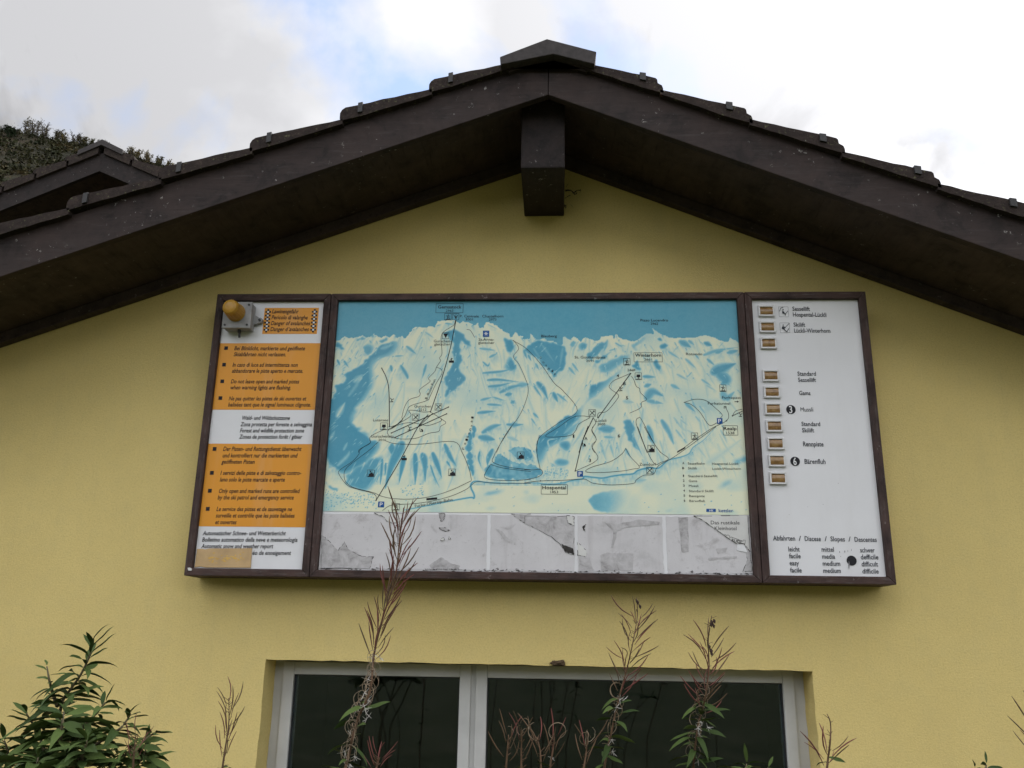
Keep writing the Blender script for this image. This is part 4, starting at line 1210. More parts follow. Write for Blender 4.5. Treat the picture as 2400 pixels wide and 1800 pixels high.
for v, pts in [
    ('c', [(1400, 275), (1385, 320), (1280, 390), (1255, 460), (1265, 610), (1240, 660), (1250, 690), (1210, 750), (1190, 800), (1125, 870), (1140, 905), (1035, 985), (1040, 1030), (1020, 1060), (930, 1090), (880, 1160), (850, 1270), (855, 1300), (800, 1350), (720, 1375)]),
    ('c', [(1210, 755), (1260, 780), (1260, 830), (1200, 930), (1140, 1060), (1110, 1100), (950, 1150), (910, 1190), (880, 1260), (830, 1320), (770, 1370), (705, 1400)]),
    ('c', [(1145, 1215), (1070, 1220), (980, 1202), (920, 1205), (945, 1250), (900, 1290), (760, 1370), (700, 1420), (720, 1470), (780, 1490), (860, 1500), (1000, 1490), (1130, 1440), (1230, 1420), (1250, 1370), (1303, 1335), (1280, 1305), (1165, 1230)]),
    ('c', [(730, 1400), (820, 1350), (930, 1330), (1040, 1345), (1120, 1360), (1250, 1315), (1255, 1285)]),
    ('c', [(680, 1395), (560, 1450), (515, 1490), (522, 1540), (440, 1590), (395, 1640)]),
    ('d', [(560, 140), (562, 170), (450, 240), (450, 280), (380, 360), (250, 450), (245, 500), (320, 600), (400, 640), (560, 680), (620, 712), (630, 760)]),
    ('d', [(725, 147), (800, 172), (900, 181), (1100, 180), (1430, 155), (1520, 270), (1590, 440), (1615, 555)]),
    ('d', [(650, 155), (560, 240), (440, 330), (310, 440), (298, 540), (340, 600), (420, 640), (600, 685), (680, 720), (800, 745), (1000, 750), (1200, 722), (1400, 660), (1615, 560)]),
    ('d', [(690, 870), (790, 812), (1000, 800), (1200, 772), (1400, 720), (1560, 650), (1640, 585), (1700, 570), (1850, 585), (2230, 587)]),
    ('c', [(1520, 363), (1560, 375), (1605, 448)]),
    ('c', [(2005, 475), (2060, 560), (2005, 645), (2060, 720), (2120, 850), (2160, 980), (2130, 1120), (2060, 1270), (1960, 1400), (1880, 1530), (1830, 1640)]),
    ('d', [(2030, 0), (1920, 170), (1850, 300), (1840, 370), (2000, 420), (2230, 447)]), ('d', [(1810, 390), (1950, 430), (2230, 465)]), ('d', [(1810, 395), (1750, 522), (1900, 556), (2100, 555), (2230, 545)]),
    ('f', [(-5, 398), (80, 400), (145, 395), (165, 430), (120, 465), (-5, 494)]),
    ('e', [(5, 425), (130, 500), (270, 650), (390, 820), (470, 890), (605, 1075), (430, 1190), (250, 1330), (230, 1465)]), ('f', [(135, 80), (110, 190), (118, 280), (142, 393)]),
    ('e', [(1090, 733), (1030, 760), (940, 800), (900, 850), (920, 882), (985, 930), (970, 975), (900, 1060), (860, 1090), (802, 1098), (790, 1140)]),
    ('e', [(1105, 757), (1128, 790), (1150, 850), (1180, 870), (1190, 910), (1247, 972), (1200, 1000), (1190, 1050), (1088, 1100)]),
    ('e', [(725, 1136), (650, 1125), (560, 1140), (430, 1230), (310, 1310), (400, 1320), (540, 1305), (590, 1260), (620, 1200), (725, 1140)]),
    ('e', [(757, 1150), (775, 1190), (740, 1250), (780, 1340), (742, 1415), (765, 1465)]), ('f', [(635, 0), (620, 40), (662, 120), (620, 180), (677, 280), (640, 330), (560, 370), (470, 410)]),
    ('e', [(1250, 1465), (1160, 1230), (1150, 1165), (1172, 1143), (1200, 1160), (1310, 1370), (1375, 1465)]), ('f', [(1045, 0), (1120, 200), (1200, 342), (1262, 330), (1330, 295), (1250, 230), (1180, 130), (1105, 0)]),
    ('f', [(935, 200), (900, 250), (800, 320), (620, 375), (565, 417), (700, 425), (900, 410), (1000, 392), (1062, 374), (980, 280), (935, 200)]),
    ('f', [(-5, 520), (145, 502), (350, 496), (540, 485), (590, 502), (640, 525), (800, 539), (1000, 526), (1030, 495), (1100, 450), (1190, 440), (1240, 360), (1400, 268), (1770, 0)]),
    ('e', [(1590, 1000), (1700, 970), (1800, 985), (1880, 1050), (1945, 1112), (1930, 1145)]), ('e', [(1590, 1000), (1660, 1020), (1740, 1090), (1825, 1210), (1900, 1188)]),
    ('e', [(1530, 1465), (1700, 1340), (1850, 1240), (1985, 1170), (2005, 1110), (1975, 1042)]), ('e', [(2040, 1125), (2070, 1080), (2135, 1062)])]:
    line(v, pts, .85)
line('e', [(1097, 733), (797, 1142)], 1.5, False); line('e', [(750, 1145), (660, 1340), (620, 1465)], 1.5); line('f', [(587, -5), (530, 150), (467, 410)], 1.5); line('e', [(2040, 1125), (2135, 1080)], 1.3, False)
def boxline(view, x0, y0, x1, y1, wd=.8):
    a, b = S(view, x0, y0), S(view, x1, y1); q = [(a[0], a[1]), (b[0], a[1]), (b[0], b[1]), (a[0], b[1]), (a[0], a[1])]
    for i in range(4): ribbon(ln, [q[i], q[i + 1]], .0019 * wd, YL - .0001 * (i % 2 + 1))
for v, b in [('c', (1205, 97, 1482, 190)), ('e', (1128, 540, 1392, 625)), ('e', (1952, 1215, 2092, 1303)), ('f', (152, 535, 395, 626))]: boxline(v, *b)
# pictograms
def glyph(view, cx, cy, s, parts):
    for pts in parts:
        q = [S(view, cx + x * s, cy + y * s) for x, y in pts]
        if len(pts) > 2 and pts[0] == pts[-1]: sheet(ln, q[:-1], YL - .0002)
        else: ribbon(ln, q, .0024, YL - .0003)
ANIMAL = [[(-.45, .45), (.45, .45), (.45, .05), (.2, -.05), (.32, -.3), (.1, -.12), (-.05, -.05), (-.12, .05), (-.35, .1), (-.25, .25), (-.45, .45)], [(-.1, -.12), (-.15, -.35), (0, -.4), (.08, -.2), (-.1, -.12)]]
CROSS = [[(-.35, -.35), (.38, .38)], [(-.38, .38), (.2, -.2)], [(.12, -.3), (.34, -.38), (.38, -.12), (.2, -.14), (.12, -.3)]]
SKIER = [[(.0, -.38), (.1, -.38), (.1, -.24), (0, -.24), (.0, -.38)], [(-.1, .35), (-.05, .05), (.12, -.18), (.3, -.05)], [(-.05, .05), (.2, .12), (.2, .36)], [(-.35, .4), (.4, .4)], [(-.3, -.1), (.1, -.15)]]
TRI = [[(-.4, -.35), (.42, -.35), (0, .42), (-.4, -.35)]]
TREE = [[(-.26, -.25), (.26, -.25), (.3, .1), (0, .25), (-.3, .1), (-.26, -.25)], [(0, .2), (0, .42)], [(-.3, .42), (.3, .42)]]
STAR = [[(-.35, -.35), (.1, .35)], [(.05, -.4), (.0, .3)], [(.4, -.3), (-.05, .3)]]
for v, x, y, s, gl in [('c', 1326, 231, 66, SKIER), ('c', 1407, 231, 66, STAR), ('c', 1303, 428, 64, TRI), ('c', 1228, 1167, 66, CROSS), ('c', 992, 1273, 66, CROSS), ('c', 663, 1367, 70, TREE), ('d', 571, 484, 70, ANIMAL), ('d', 1413, 474, 70, ANIMAL), ('d', 833, 831, 70, SKIER), ('d', 2125, 297, 70, ANIMAL),
                       ('e', 1063, 624, 62, SKIER), ('e', 1170, 757, 62, TREE), ('e', 742, 1097, 62, CROSS), ('e', 1952, 868, 62, SKIER), ('e', 1690, 1313, 62, SKIER), ('e', 1288, 1428, 62, ANIMAL), ('f', 1157, 405, 62, CROSS)]:
    boxline(v, x - s / 2, y - s / 2, x + s / 2, y + s / 2, .8); glyph(v, x, y, s, gl)
CABIN = [[(-.5, .1), (.5, .1), (.5, .55), (-.5, .55), (-.5, .1)], [(0, .1), (0, -.4)], [(-.25, -.1), (.25, -.3)]]
CHAIR = [[(-.4, -.5), (-.3, .4), (.3, .35)], [(-.15, -.2), (.2, -.2), (.4, .3), (.25, .5), (.0, .2), (-.15, -.2)]]
DRAG = [[(-.4, -.5), (.0, -.1), (.5, -.3)], [(0, -.1), (-.1, .2), (.2, .4)], [(-.5, .45), (.4, .45)]]
TRAIN = [[(-.9, .25), (-.9, -.1), (.9, -.25), (.9, .1), (-.9, .25)]]
for v, x, y, s, gl in [('c', 1363, 680, 52, CABIN), ('d', 917, 318, 56, CABIN), ('c', 1053, 1405, 46, CHAIR), ('c', 930, 1388, 40, DRAG), ('c', 745, 1095, 42, DRAG), ('d', 1203, 748, 62, TRAIN), ('f', 1450, 220, 44, [[(-.9, .5), (-.9, .2), (.8, -.8), (.8, -.45), (-.9, .5)]]), ('e', 668, 1390, 40, CHAIR), ('f', 550, 165, 40, CHAIR), ('e', 1008, 875, 38, DRAG), ('e', 2115, 1115, 34, DRAG), ('e', 2080, 993, 34, [[(-.6, 0), (.3, 0)], [(.1, -.3), (.6, 0), (.1, .3), (.1, -.3)]]), ('e', 1973, 1046, 30, [[(-.3, -.3), (.3, -.3)], [(-.3, .4), (-.3, -.3)], [(.3, .4), (.3, -.3)]])]:
    glyph(v, x, y, s, gl)
ln.build('map_lines', INK, pan_map)['kind'] = 'stuff'
bl = MB()
for v, x, y, s in [('c', 1722, 408, 64), ('d', 678, 806, 60), ('f', 512, 437, 54), ('e', 1923, 1172, 54)]:
    a, b = S(v, x - s / 2, y - s / 2), S(v, x + s / 2, y + s / 2); sheet(bl, [a, (b[0], a[1]), b, (a[0], b[1])], YL - .0004)
sheet(bl, [S('f', 1680, 760), S('f', 1768, 761), S('f', 1768, 790), S('f', 1680, 789)], YL - .0002)
text(bl, 'kettler', 'f', 1795, 791, 1930, 792, 30, YL - .0003, True)
bl.build('blue_symbols', BLUEINK, pan_map)
wl = MB()
for v, x, y, s in [('d', 678, 806, 60), ('f', 512, 437, 54), ('e', 1923, 1172, 54)]: text(wl, 'P', v, x - s * .26, y + s * .34, x + s * .26, y + s * .34, s * .68, YL - .0009, True)
for a in (0, 60, 120):
    c = math.cos(math.radians(a)) * 22; s_ = math.sin(math.radians(a)) * 22; ribbon(wl, [S('c', 1722 - c, 408 - s_), S('c', 1722 + c, 408 + s_)], .0022, YL - .0009 - a * .000002)
text(wl, 'VK', 'f', 1700, 786, 1748, 786, 20, YL - .0006, True, .3)
wl.build('white_symbols', WHITEINK, pan_map)
def label_c(v, body, cx, base, wd, cap, bold=False, slope=0.0):
    tx = MB(); text(tx, body, v, cx - wd / 2, base - slope * wd / 2, cx + wd / 2, base + slope * wd / 2, cap, YL - .0004, bold); tx.build('place_name', INK, pan_map)
for v, body, cx, base, wd, cap, bold in [
    ('c', 'Gemsstock', 1345, 146, 245, 33, 1), ('c', '2963', 1343, 181, 78, 24, 0), ('c', 'P. Centrale', 1548, 239, 194, 27, 0), ('c', '3001', 1547, 271, 76, 24, 0), ('c', 'Chastelhorn', 1791, 239, 220, 27, 0), ('c', '2973', 1790, 272, 78, 24, 0),
    ('c', 'Gurschen-', 1270, 497, 182, 27, 0), ('c', 'gletscher', 1268, 529, 168, 26, 0), ('c', 'St.Anna-', 1725, 481, 160, 28, 0), ('c', 'gletscher', 1725, 513, 168, 26, 0), ('c', 'Gurschen', 1065, 1173, 176, 27, 0), ('c', '2212', 1063, 1207, 80, 24, 0), ('c', 'Lutersee', 628, 1316, 156, 28, 0), ('c', 'Gurschenalp', 645, 1484, 236, 28, 0), ('c', '2016', 645, 1520, 78, 24, 0),
    ('e', 'Blauberg', 343, 397, 145, 24, 0), ('e', 'St. Gotthardpass', 722, 594, 284, 25, 0), ('e', '2091', 722, 626, 72, 22, 0), ('e', 'Winterhorn', 1260, 577, 242, 30, 1), ('e', '2661', 1260, 613, 72, 22, 0), ('e', '2460', 1104, 711, 72, 22, 0), ('e', 'Pizzo Lucendro', 1317, 251, 256, 24, 0), ('e', '2962', 1318, 282, 70, 22, 0), ('e', 'Rotondo', 1686, 563, 150, 24, 0), ('e', 'Lückli', 825, 1180, 96, 26, 0), ('e', '2000', 827, 1212, 72, 22, 0), ('e', 'Furkapass', 2032, 966, 172, 25, 0), ('e', 'Furkatunnel', 1917, 1021, 206, 25, 0), ('e', 'Realp', 2020, 1256, 120, 30, 1), ('e', '1538', 2022, 1294, 74, 24, 0),
    ('e', '4', 980, 767, 24, 28, 1), ('e', 'B', 1042, 840, 24, 28, 1), ('e', '5', 1065, 972, 22, 28, 1), ('e', '1', 570, 1327, 14, 30, 1), ('e', 'A', 685, 1347, 28, 28, 1), ('e', '6', 990, 1324, 22, 30, 1), ('f', '3', 603, 327, 22, 30, 1),
    ('f', 'Zumdorf', 1138, 361, 154, 26, 0), ('f', 'Hospental', 272, 579, 220, 32, 1), ('f', '1453', 272, 616, 74, 24, 0),
    ('f', 'A', 1468, 347, 18, 20, 1), ('f', 'Sesselbahn', 1588, 351, 158, 21, 0), ('f', 'Hospental-Lückli', 1855, 353, 242, 21, 0), ('f', 'B', 1467, 393, 16, 20, 1), ('f', 'Skilift', 1553, 395, 82, 21, 0), ('f', 'Lückli-Winterhorn', 1868, 399, 264, 21, 0),
    ('f', '1', 1469, 464, 10, 20, 1), ('f', 'Standard Sessellift', 1650, 467, 270, 21, 0), ('f', '2', 1471, 509, 15, 20, 1), ('f', 'Gams', 1557, 512, 78, 21, 0), ('f', '3', 1473, 556, 15, 20, 1), ('f', 'Mussli', 1563, 558, 88, 21, 0), ('f', '4', 1475, 602, 16, 20, 1), ('f', 'Standard Skilift', 1635, 606, 230, 21, 0), ('f', '5', 1477, 648, 15, 20, 1), ('f', 'Rennpiste', 1594, 652, 144, 21, 0), ('f', '6', 1479, 694, 15, 20, 1), ('f', 'Bärenfluh', 1596, 697, 144, 21, 0)]:
    label_c(v, body, cx, base, wd, cap, True if bold else False)
def name_line(*a):
    tx = MB(); text(tx, *a); tx.build('place_name', INK, pan_map)
name_line('B.-Russi-Run', 'c', 1112, 1090, 1200, 885, 27, YL - .0004); name_line('Furka-Oberalp-Bahn', 'd', 1030, 838, 1420, 768, 30, YL - .0004)
for ch, (x, y), a in zip('Felsental', [(1495, 1612), (1510, 1560), (1530, 1520), (1537, 1490), (1550, 1455), (1565, 1413), (1580, 1375), (1578, 1330), (1590, 1290)], [75] * 9): name_line(ch, 'c', x, y, x + 6, y - 20, 26, YL - .0004)
for ch, (x, y) in zip('Guspis', [(252, 590), (280, 630), (305, 660), (330, 690), (362, 712), (385, 740)]): name_line(ch, 'e', x, y, x + 14, y + 9, 22, YL - .0004)

# --- strips of old posters under the map
sb = PB[2] + .0006
xs = [PB[0] + .001, S('d', 1776, 1100)[0], S('d', 1812, 1100)[0], S('f', 462, 1000)[0], S('f', 490, 1000)[0], S('f', 1276, 1000)[0], S('f', 1310, 1000)[0], PB[1] - .001]
ptop = split - .0085
r = random.Random(14)
def torn(p, q, n, amp): return [(p[0] + (q[0] - p[0]) * i / n + r.uniform(-amp, amp), p[1] + (q[1] - p[1]) * i / n + r.uniform(-amp, amp)) for i in range(n + 1)]
posters = []
for k in range(4):
    a, b = xs[2 * k], xs[2 * k + 1]
    out = torn((a, sb + .004), (b, sb + .004), 18, .0028) + torn((b, sb + .01), (b, ptop), 12, .0016)[1:] + torn((b, ptop), (a, ptop), 16, .0014)[1:] + torn((a, ptop - .005), (a, sb + .008), 10, .0016)[1:]
    m = MB(); m.prism(out, YS2, YP + .0018); posters.append(m.build('poster_strip', POSTER, board))
    posters[-1]['label'] = ['peeling grey poster strip behind the tall fireweed tip', 'grey poster strip torn diagonally', 'grey poster strip with a darker square patch', 'grey poster strip with a white corner of an old hotel advert'][k]
def scrap(name, par, view, pts, mat, y0, y1, amp=.0018, n=5, edge=True):
    q = [S(view, x, y) for x, y in pts]; out = []
    for i in range(len(q)): out += torn(q[i], q[(i + 1) % len(q)], n, amp)[:-1]
    m = MB(); m.prism(out, y0, y1); o = m.build(name, mat, par)
    if edge:
        e = MB(); c = out + [out[0]]; nn = len(c)
        for i in range(nn - 1):
            if r.random() < .62: ribbon(e, [c[i], c[i + 1]], r.uniform(.0008, .0026), y0 - .0002)
        e.build('torn_edge', TORN_EDGE, par)['kind'] = 'stuff'
    return o
scrap('torn_scrap', posters[0], 'd', [(610, 892), (700, 935), (735, 975), (790, 1000), (880, 985), (905, 900)], PAPER_W, YS2 - .002, YS2 - .0003, edge=True)
scrap('torn_scrap', posters[0], 'd', [(60, 1120), (140, 1190), (230, 1280), (300, 1195), (330, 1260), (470, 1345), (600, 1345), (560, 1470), (60, 1470)], TORN_DARK, YS2 - .0012, YS2 - .0003)
scrap('torn_scrap', posters[0], 'd', [(1270, 900), (1340, 900), (1330, 960), (1300, 985)], TORN_DARK, YS2 - .0012, YS2 - .0003)
scrap('torn_scrap', posters[0], 'd', [(1275, 1050), (1340, 1045), (1390, 1075), (1330, 1085)], TORN_DARK, YS2 - .0012, YS2 - .0003)
scrap('torn_scrap', posters[0], 'd', [(1300, 1160), (1330, 1150), (1335, 1178), (1295, 1185)], PAPER_W, YS2 - .003, YS2 - .0003, .0005, 2)
scrap('torn_scrap', posters[0], 'd', [(1380, 1150), (1395, 1140), (1398, 1165), (1378, 1168)], PAPER_W, YS2 - .003, YS2 - .0003, .0005, 2)
scrap('torn_scrap', posters[0], 'd', [(1180, 1440), (1300, 1350), (1400, 1420), (1500, 1440), (1480, 1475), (1200, 1475)], TORN_DARK, YS2 - .0012, YS2 - .0003, edge=False)
scrap('torn_scrap', posters[1], 'd', [(2030, 905), (2230, 905), (2230, 1020), (2150, 990), (2080, 945)], TORN_DARK, YS2 - .0009, YS2 - .0004)
scrap('torn_scrap', posters[1], 'f', [(0, 830), (380, 830), (400, 890), (455, 920), (455, 1190), (380, 1165), (340, 1100), (250, 1020), (100, 945), (0, 895)], TORN_DARK, YS2 - .0012, YS2 - .0003)
scrap('torn_scrap', posters[1], 'f', [(340, 1085), (400, 1110), (450, 1125), (455, 1190), (400, 1165), (370, 1160)], TORN_EDGE, YS2 - .002, YS2 - .0013, edge=False)
scrap('torn_scrap', posters[1], 'f', [(385, 825), (455, 830), (455, 915), (400, 890)], PAPER_W, YS2 - .0024, YS2 - .0013)
scrap('torn_scrap', posters[1], 'd', [(1860, 1050), (1940, 1090), (2020, 1200), (1960, 1180)], TORN_DARK, YS2 - .0012, YS2 - .0003, edge=False)
scrap('torn_scrap', posters[2], 'f', [(700, 1190), (760, 1165), (1005, 1175), (1000, 1330), (700, 1330)], TORN_DARK, YS2 - .0012, YS2 - .0003, edge=False)
scrap('torn_scrap', posters[2], 'f', [(490, 1075), (540, 1110), (575, 1165), (560, 1200), (490, 1190)], PAPER_W, YS2 - .0016, YS2 - .0003)
scrap('torn_scrap', posters[2], 'f', [(740, 890), (860, 900), (1060, 860), (1250, 880), (1240, 910), (1000, 920), (860, 960), (820, 1120), (800, 1120), (820, 960)], TORN_DARK, YS2 - .0012, YS2 - .0003, edge=False)
scrap('torn_scrap', posters[2], 'f', [(535, 920), (570, 905), (550, 935), (560, 970), (540, 960)], TORN_EDGE, YS2 - .0012, YS2 - .0003, edge=False)
scrap('torn_scrap', posters[2], 'f', [(500, 1200), (600, 1215), (640, 1330), (500, 1345)], TORN_DARK, YS2 - .0012, YS2 - .0003, edge=False)
scrap('torn_scrap', posters[3], 'f', [(1420, 840), (1510, 840), (1520, 1160), (1450, 1160)], TORN_DARK, YS2 - .0012, YS2 - .0003, edge=False)
scrap('torn_scrap', posters[3], 'f', [(1770, 1130), (1880, 1120), (1860, 1160), (1790, 1180)], TORN_DARK, YS2 - .0012, YS2 - .0003, edge=False)
scrap('torn_scrap', posters[3], 'f', [(1700, 1215), (1960, 1200), (1965, 1215), (1700, 1235)], TORN_DARK, YS2 - .0012, YS2 - .0003, edge=False)
scrap('torn_scrap', posters[3], 'f', [(2040, 1100), (2085, 1160), (2105, 1340), (2020, 1340), (2060, 1230)], TORN_DARK, YS2 - .0012, YS2 - .0003)
adv = scrap('torn_scrap', posters[3], 'f', [(1565, 826), (2063, 826), (2085, 1160), (2030, 1085), (1955, 1082), (1850, 1010), (1640, 862)], PAPER_W, YS2 - .0022, YS2 - .0003, .0012, 6)
m = MB(); m.prism([S('f', 1968, 1090), S('f', 2030, 1098), S('f', 2062, 1165), S('f', 1962, 1145)], YS2 - .0022, YS2 - .0004); m.build('torn_scrap', WHITEINK, posters[3])
at_ = MB()
text(at_, 'Das rustikale', 'f', 1722, 904, 1988, 906, 34, YS2 - .0028, False); text(at_, 'Kleinhotel', 'f', 1757, 957, 1960, 959, 34, YS2 - .0028, False)
ribbon(at_, [S('f', x, y) for x, y in [(1840, 1003), (1855, 1000), (1865, 1008), (1880, 1002), (1895, 1012), (1895, 1030), (1910, 1022), (1960, 1040), (2020, 1062), (2022, 1050), (2040, 1052), (2038, 1082), (1990, 1078)]], .0016, YS2 - .0029)
text(at_, 'RUDI', 'f', 1912, 1062, 2000, 1082, 26, YS2 - .0030, True)
at_.build('advert_lettering', INK, posters[3])
fx = MB(); text(fx, '© Schweiz • Druck Repr. AG · CH Bern', 'd', 1130, 1484, 1520, 1486, 13, YS2 - .0013); fx.build('small_print', TORN_EDGE, posters[0])
# grime line along the lower rebate
gr = MB()
for k in range(150):
    x_ = r.uniform(PB[0], PB[1]); z_ = sb + abs(r.gauss(0, .005)); q = r.uniform(.002, .009); h_ = r.uniform(.0008, .004)
    sheet(gr, [(x_ - q, z_), (x_ + r.uniform(-q, 0), z_ - h_ * .3), (x_ + q, z_), (x_ + r.uniform(-q, q), z_ + h_)], YS2 - .0032 - k * .000004)
gr.build('grime', TORN_EDGE, board)['kind'] = 'stuff'

# --- status panel
lt = MB()
for v, body, x0, x1, y, dy in [('g', 'Sessellift', 572, 756, 261, 1), ('g', 'Hospental-Lückli', 578, 929, 322, 2), ('g', 'Skilift', 583, 707, 428, 1), ('g', 'Lückli-Winterhorn', 590, 971, 490, 2), ('g', 'Standard', 625, 819, 943, 1), ('g', 'Sessellift', 632, 820, 1008, 1), ('g', 'Gams', 643, 761, 1146, 1), ('g', 'Mussli', 657, 790, 1319, 1), ('g', 'Standard', 667, 864, 1471, 2), ('g', 'Skilift', 673, 801, 1538, 1),
                               ('h', 'Rennpiste', 623, 832, 112, 2), ('h', 'Bärenfluh', 638, 853, 291, 2), ('h', 'Abfahrten', 315, 541, 1076, 2), ('h', '/', 577, 604, 1079, 0), ('h', 'Discese', 640, 805, 1081, 2), ('h', '/', 842, 868, 1083, 0), ('h', 'Slopes', 903, 1051, 1084, 2), ('h', '/', 1086, 1112, 1087, 0), ('h', 'Descentes', 1150, 1377, 1089, 2),
                               ('h', 'leicht', 473, 588, 1188, 1), ('h', 'facile', 480, 598, 1258, 1), ('h', 'easy', 485, 581, 1330, 1), ('h', 'facile', 490, 609, 1403, 1), ('h', 'mittel', 812, 938, 1191, 1), ('h', 'media', 818, 951, 1263, 1), ('h', 'medium', 824, 1003, 1335, 1), ('h', 'medium', 830, 1009, 1408, 1), ('h', 'schwer', 1207, 1356, 1198, 1), ('h', 'defficile', 1213, 1394, 1269, 1), ('h', 'difficult', 1222, 1391, 1341, 1), ('h', 'difficile', 1230, 1397, 1414, 1)]:
    lt = MB(); text(lt, body, v, x0, y, x1, y + dy, 44 if v == 'g' else 49, YS2, True, 0); lt.build('text_line', INKG, pan_c)

for v, x, y, num in [('g', 555, 1299, '3'), ('h', 540, 267, '6'), ('h', 1118, 1283, '')]:
    c = S(v, x, y); q = .0185
    dk_m = MB(); sheet(dk_m, [(c[0] + q * math.cos(a), c[1] + q * math.sin(a)) for a in np.linspace(0, 2 * math.pi, 29)[:-1]], YS2); dk_m.build('slope_disc', INK, pan_c)
    if num: wn = MB(); text(wn, num, v, x - 17, y + 38, x + 17, y + 38, 76, YS2 - .0006, True); wn.build('disc_numeral', WHITEINK, pan_c)
m = MB(); r = random.Random(2)
for (x, y, w_, h_) in [(995, 1195, 5, 12), (1047, 1190, 6, 14), (1078, 1185, 4, 10), (1115, 1175, 3, 14), (1090, 1330, 8, 48), (1005, 1240, 5, 4), (860, 1250, 3, 3), (982, 492, 5, 4), (825, 708, 3, 5), (478, 812, 3, 4), (668, 733, 3, 3)]:
    sheet(m, [S('h', x - w_, y), S('h', x, y - h_), S('h', x + w_, y), S('h', x, y + h_)], YS2 - .0009)
m.build('scuff_marks', plain((.25, .25, .26), .2, 60, .8), pan_c)['kind'] = 'stuff'
bx = MB(); _ln = ln; ln = bx; YLs = YL; YL = YS2
for v, x, y, gl in [('g', 479, 272, [[(-.15, -.2), (-.05, -.3), (.02, -.2), (-.06, -.12), (-.15, -.2)], [(-.15, -.08), (.0, -.05), (.12, .12), (.22, .15), (.22, .38), (.14, .38), (.1, .22), (-.16, .16), (-.15, -.08)], [(-.45, -.05), (-.3, -.4), (-.05, -.48)], [(.2, .2), (.45, -.1)]]),
                    ('g', 491, 440, [[(-.25, -.3), (-.15, -.36), (-.1, -.25), (-.2, -.2), (-.25, -.3)], [(-.3, -.12), (-.12, -.18), (.1, .0), (-.02, .06), (.0, .18), (.28, .42), (.2, .46), (-.18, .16), (-.32, .1), (-.3, -.12)], [(-.05, .05), (.48, -.48)], [(.2, .44), (.45, .05)]])]:
    boxline(v, x - 54, y - 52, x + 54, y + 52, .45); glyph(v, x, y, 100, gl)
ln = _ln; YL = YLs
bx.build('lift_pictograms', INKG, pan_c)

# indicator lamps: bezel > lens
for v, x, y in [('g', 293, 268), ('g', 305, 436), ('g', 316, 606), ('g', 340, 947), ('g', 353, 1120), ('g', 365, 1296), ('g', 377, 1476), ('h', 338, 88), ('h', 350, 263), ('h', 362, 443)]:
    c = S(v, x, y); hw, hh2, bw, bh = .0325, .0240, .0255, .0168
    bz = MB(); yb = YP - .010
    O = [(c[0] - hw, c[1] - hh2), (c[0] + hw, c[1] - hh2), (c[0] + hw, c[1] + hh2), (c[0] - hw, c[1] + hh2)]
    I = [(c[0] - bw, c[1] - bh), (c[0] + bw, c[1] - bh), (c[0] + bw, c[1] + bh), (c[0] - bw, c[1] + bh)]
    for k in range(4): bz.prism([O[k], O[(k + 1) % 4], I[(k + 1) % 4], I[k]], yb, YP + .0016)
    lamp = bz.build('indicator_lamp', BEZEL, board, bevel=.0016)
    lens = MB(); n = 10; vs = []
    for i in range(n + 1):
        a = -1 + 2 * i / n; zz_ = c[1] + a * (bh + .0004); yy_ = YP - .0005 - .0085 * math.sqrt(max(0, 1 - a * a * .96))
        vs += [(c[0] - bw - .0004, yy_, zz_), (c[0] + bw + .0004, yy_, zz_)]
    lens.add(vs, [(2 * i, 2 * i + 1, 2 * i + 3, 2 * i + 2) for i in range(n)])
    lens.build('lens', LENS, lamp, True)

# ------------------------------------------------------------------ amber warning beacon fixed on the board
bc = empty('warning_beacon', (-1.22, YP, OFF + .42))
tag(bc, 'amber ribbed warning beacon on a grey box at the board corner', 'beacon')
yb0, yb1 = YP - .056, YP - .001
b_tr, b_br, b_bl = ray(591, 711, yb0), ray(587, 771, yb0), ray(521, 768, yb0)
bx0, bx1, bz0, bz1 = b_bl[0], b_tr[0] , b_bl[2], b_tr[2] + .003
m = MB(); m.box((bx0, yb0 + .010, bz0), (bx1, yb1, bz1)); m.build('housing', METAL_GREY, bc, bevel=.006)
m = MB(); m.box((bx0 - .003, yb0 - .004, bz0 - .003), (bx1 + .003, yb0 + .008, bz1 + .003)); lid = m.build('lid', METAL_GREY, bc, bevel=.004)
m = MB(); m.box((bx0 - .001, yb0 + .0082, bz0 - .001), (bx1 + .001, yb0 + .0098, bz1 + .001)); m.build('lid_seal', METAL_DARK, bc)
for (x, z) in ((bx0 + .011, bz0 + .011), (bx1 - .011, bz0 + .011), (bx0 + .011, bz1 - .011), (bx1 - .011, bz1 - .011)):
    m = MB(); m.tube([(x, yb0 - .0065, z), (x, yb0 - .002, z)], [.0045, .0045], 10); m.build('screw', METAL_DARK, lid)
# side lug on the right
lz = ray(608, 752, YP - .012)
m = MB(); m.prism([(bx1 - .002, lz[2] - .018), (bx1 + .016, lz[2] - .016)] + [(bx1 + .026 + .012 * math.cos(a), lz[2] + .012 * math.sin(a)) for a in np.linspace(-1.9, 1.9, 9)] + [(bx1 + .016, lz[2] + .016), (bx1 - .002, lz[2] + .026)], YP - .020, YP - .001)
m.build('mounting_lug', METAL_GREY, bc, bevel=.002)
m = MB(); m.tube([(bx1 + .026, YP - .026, lz[2]), (bx1 + .026, YP - .018, lz[2])], [.0055, .0055], 8); m.build('screw', METAL_DARK, bc)
# cable gland below
gx_ = (bx0 + bx1) / 2 + .006
m = MB(); m.tube([(gx_, YP - .030, bz0 + .002), (gx_, YP - .030, bz0 - .012), (gx_ + .001, YP - .030, bz0 - .013), (gx_ + .002, YP - .028, bz0 - .034)], [.0075, .0075, .0048, .0046], 9); m.build('cable_gland', METAL_DARK, bc)
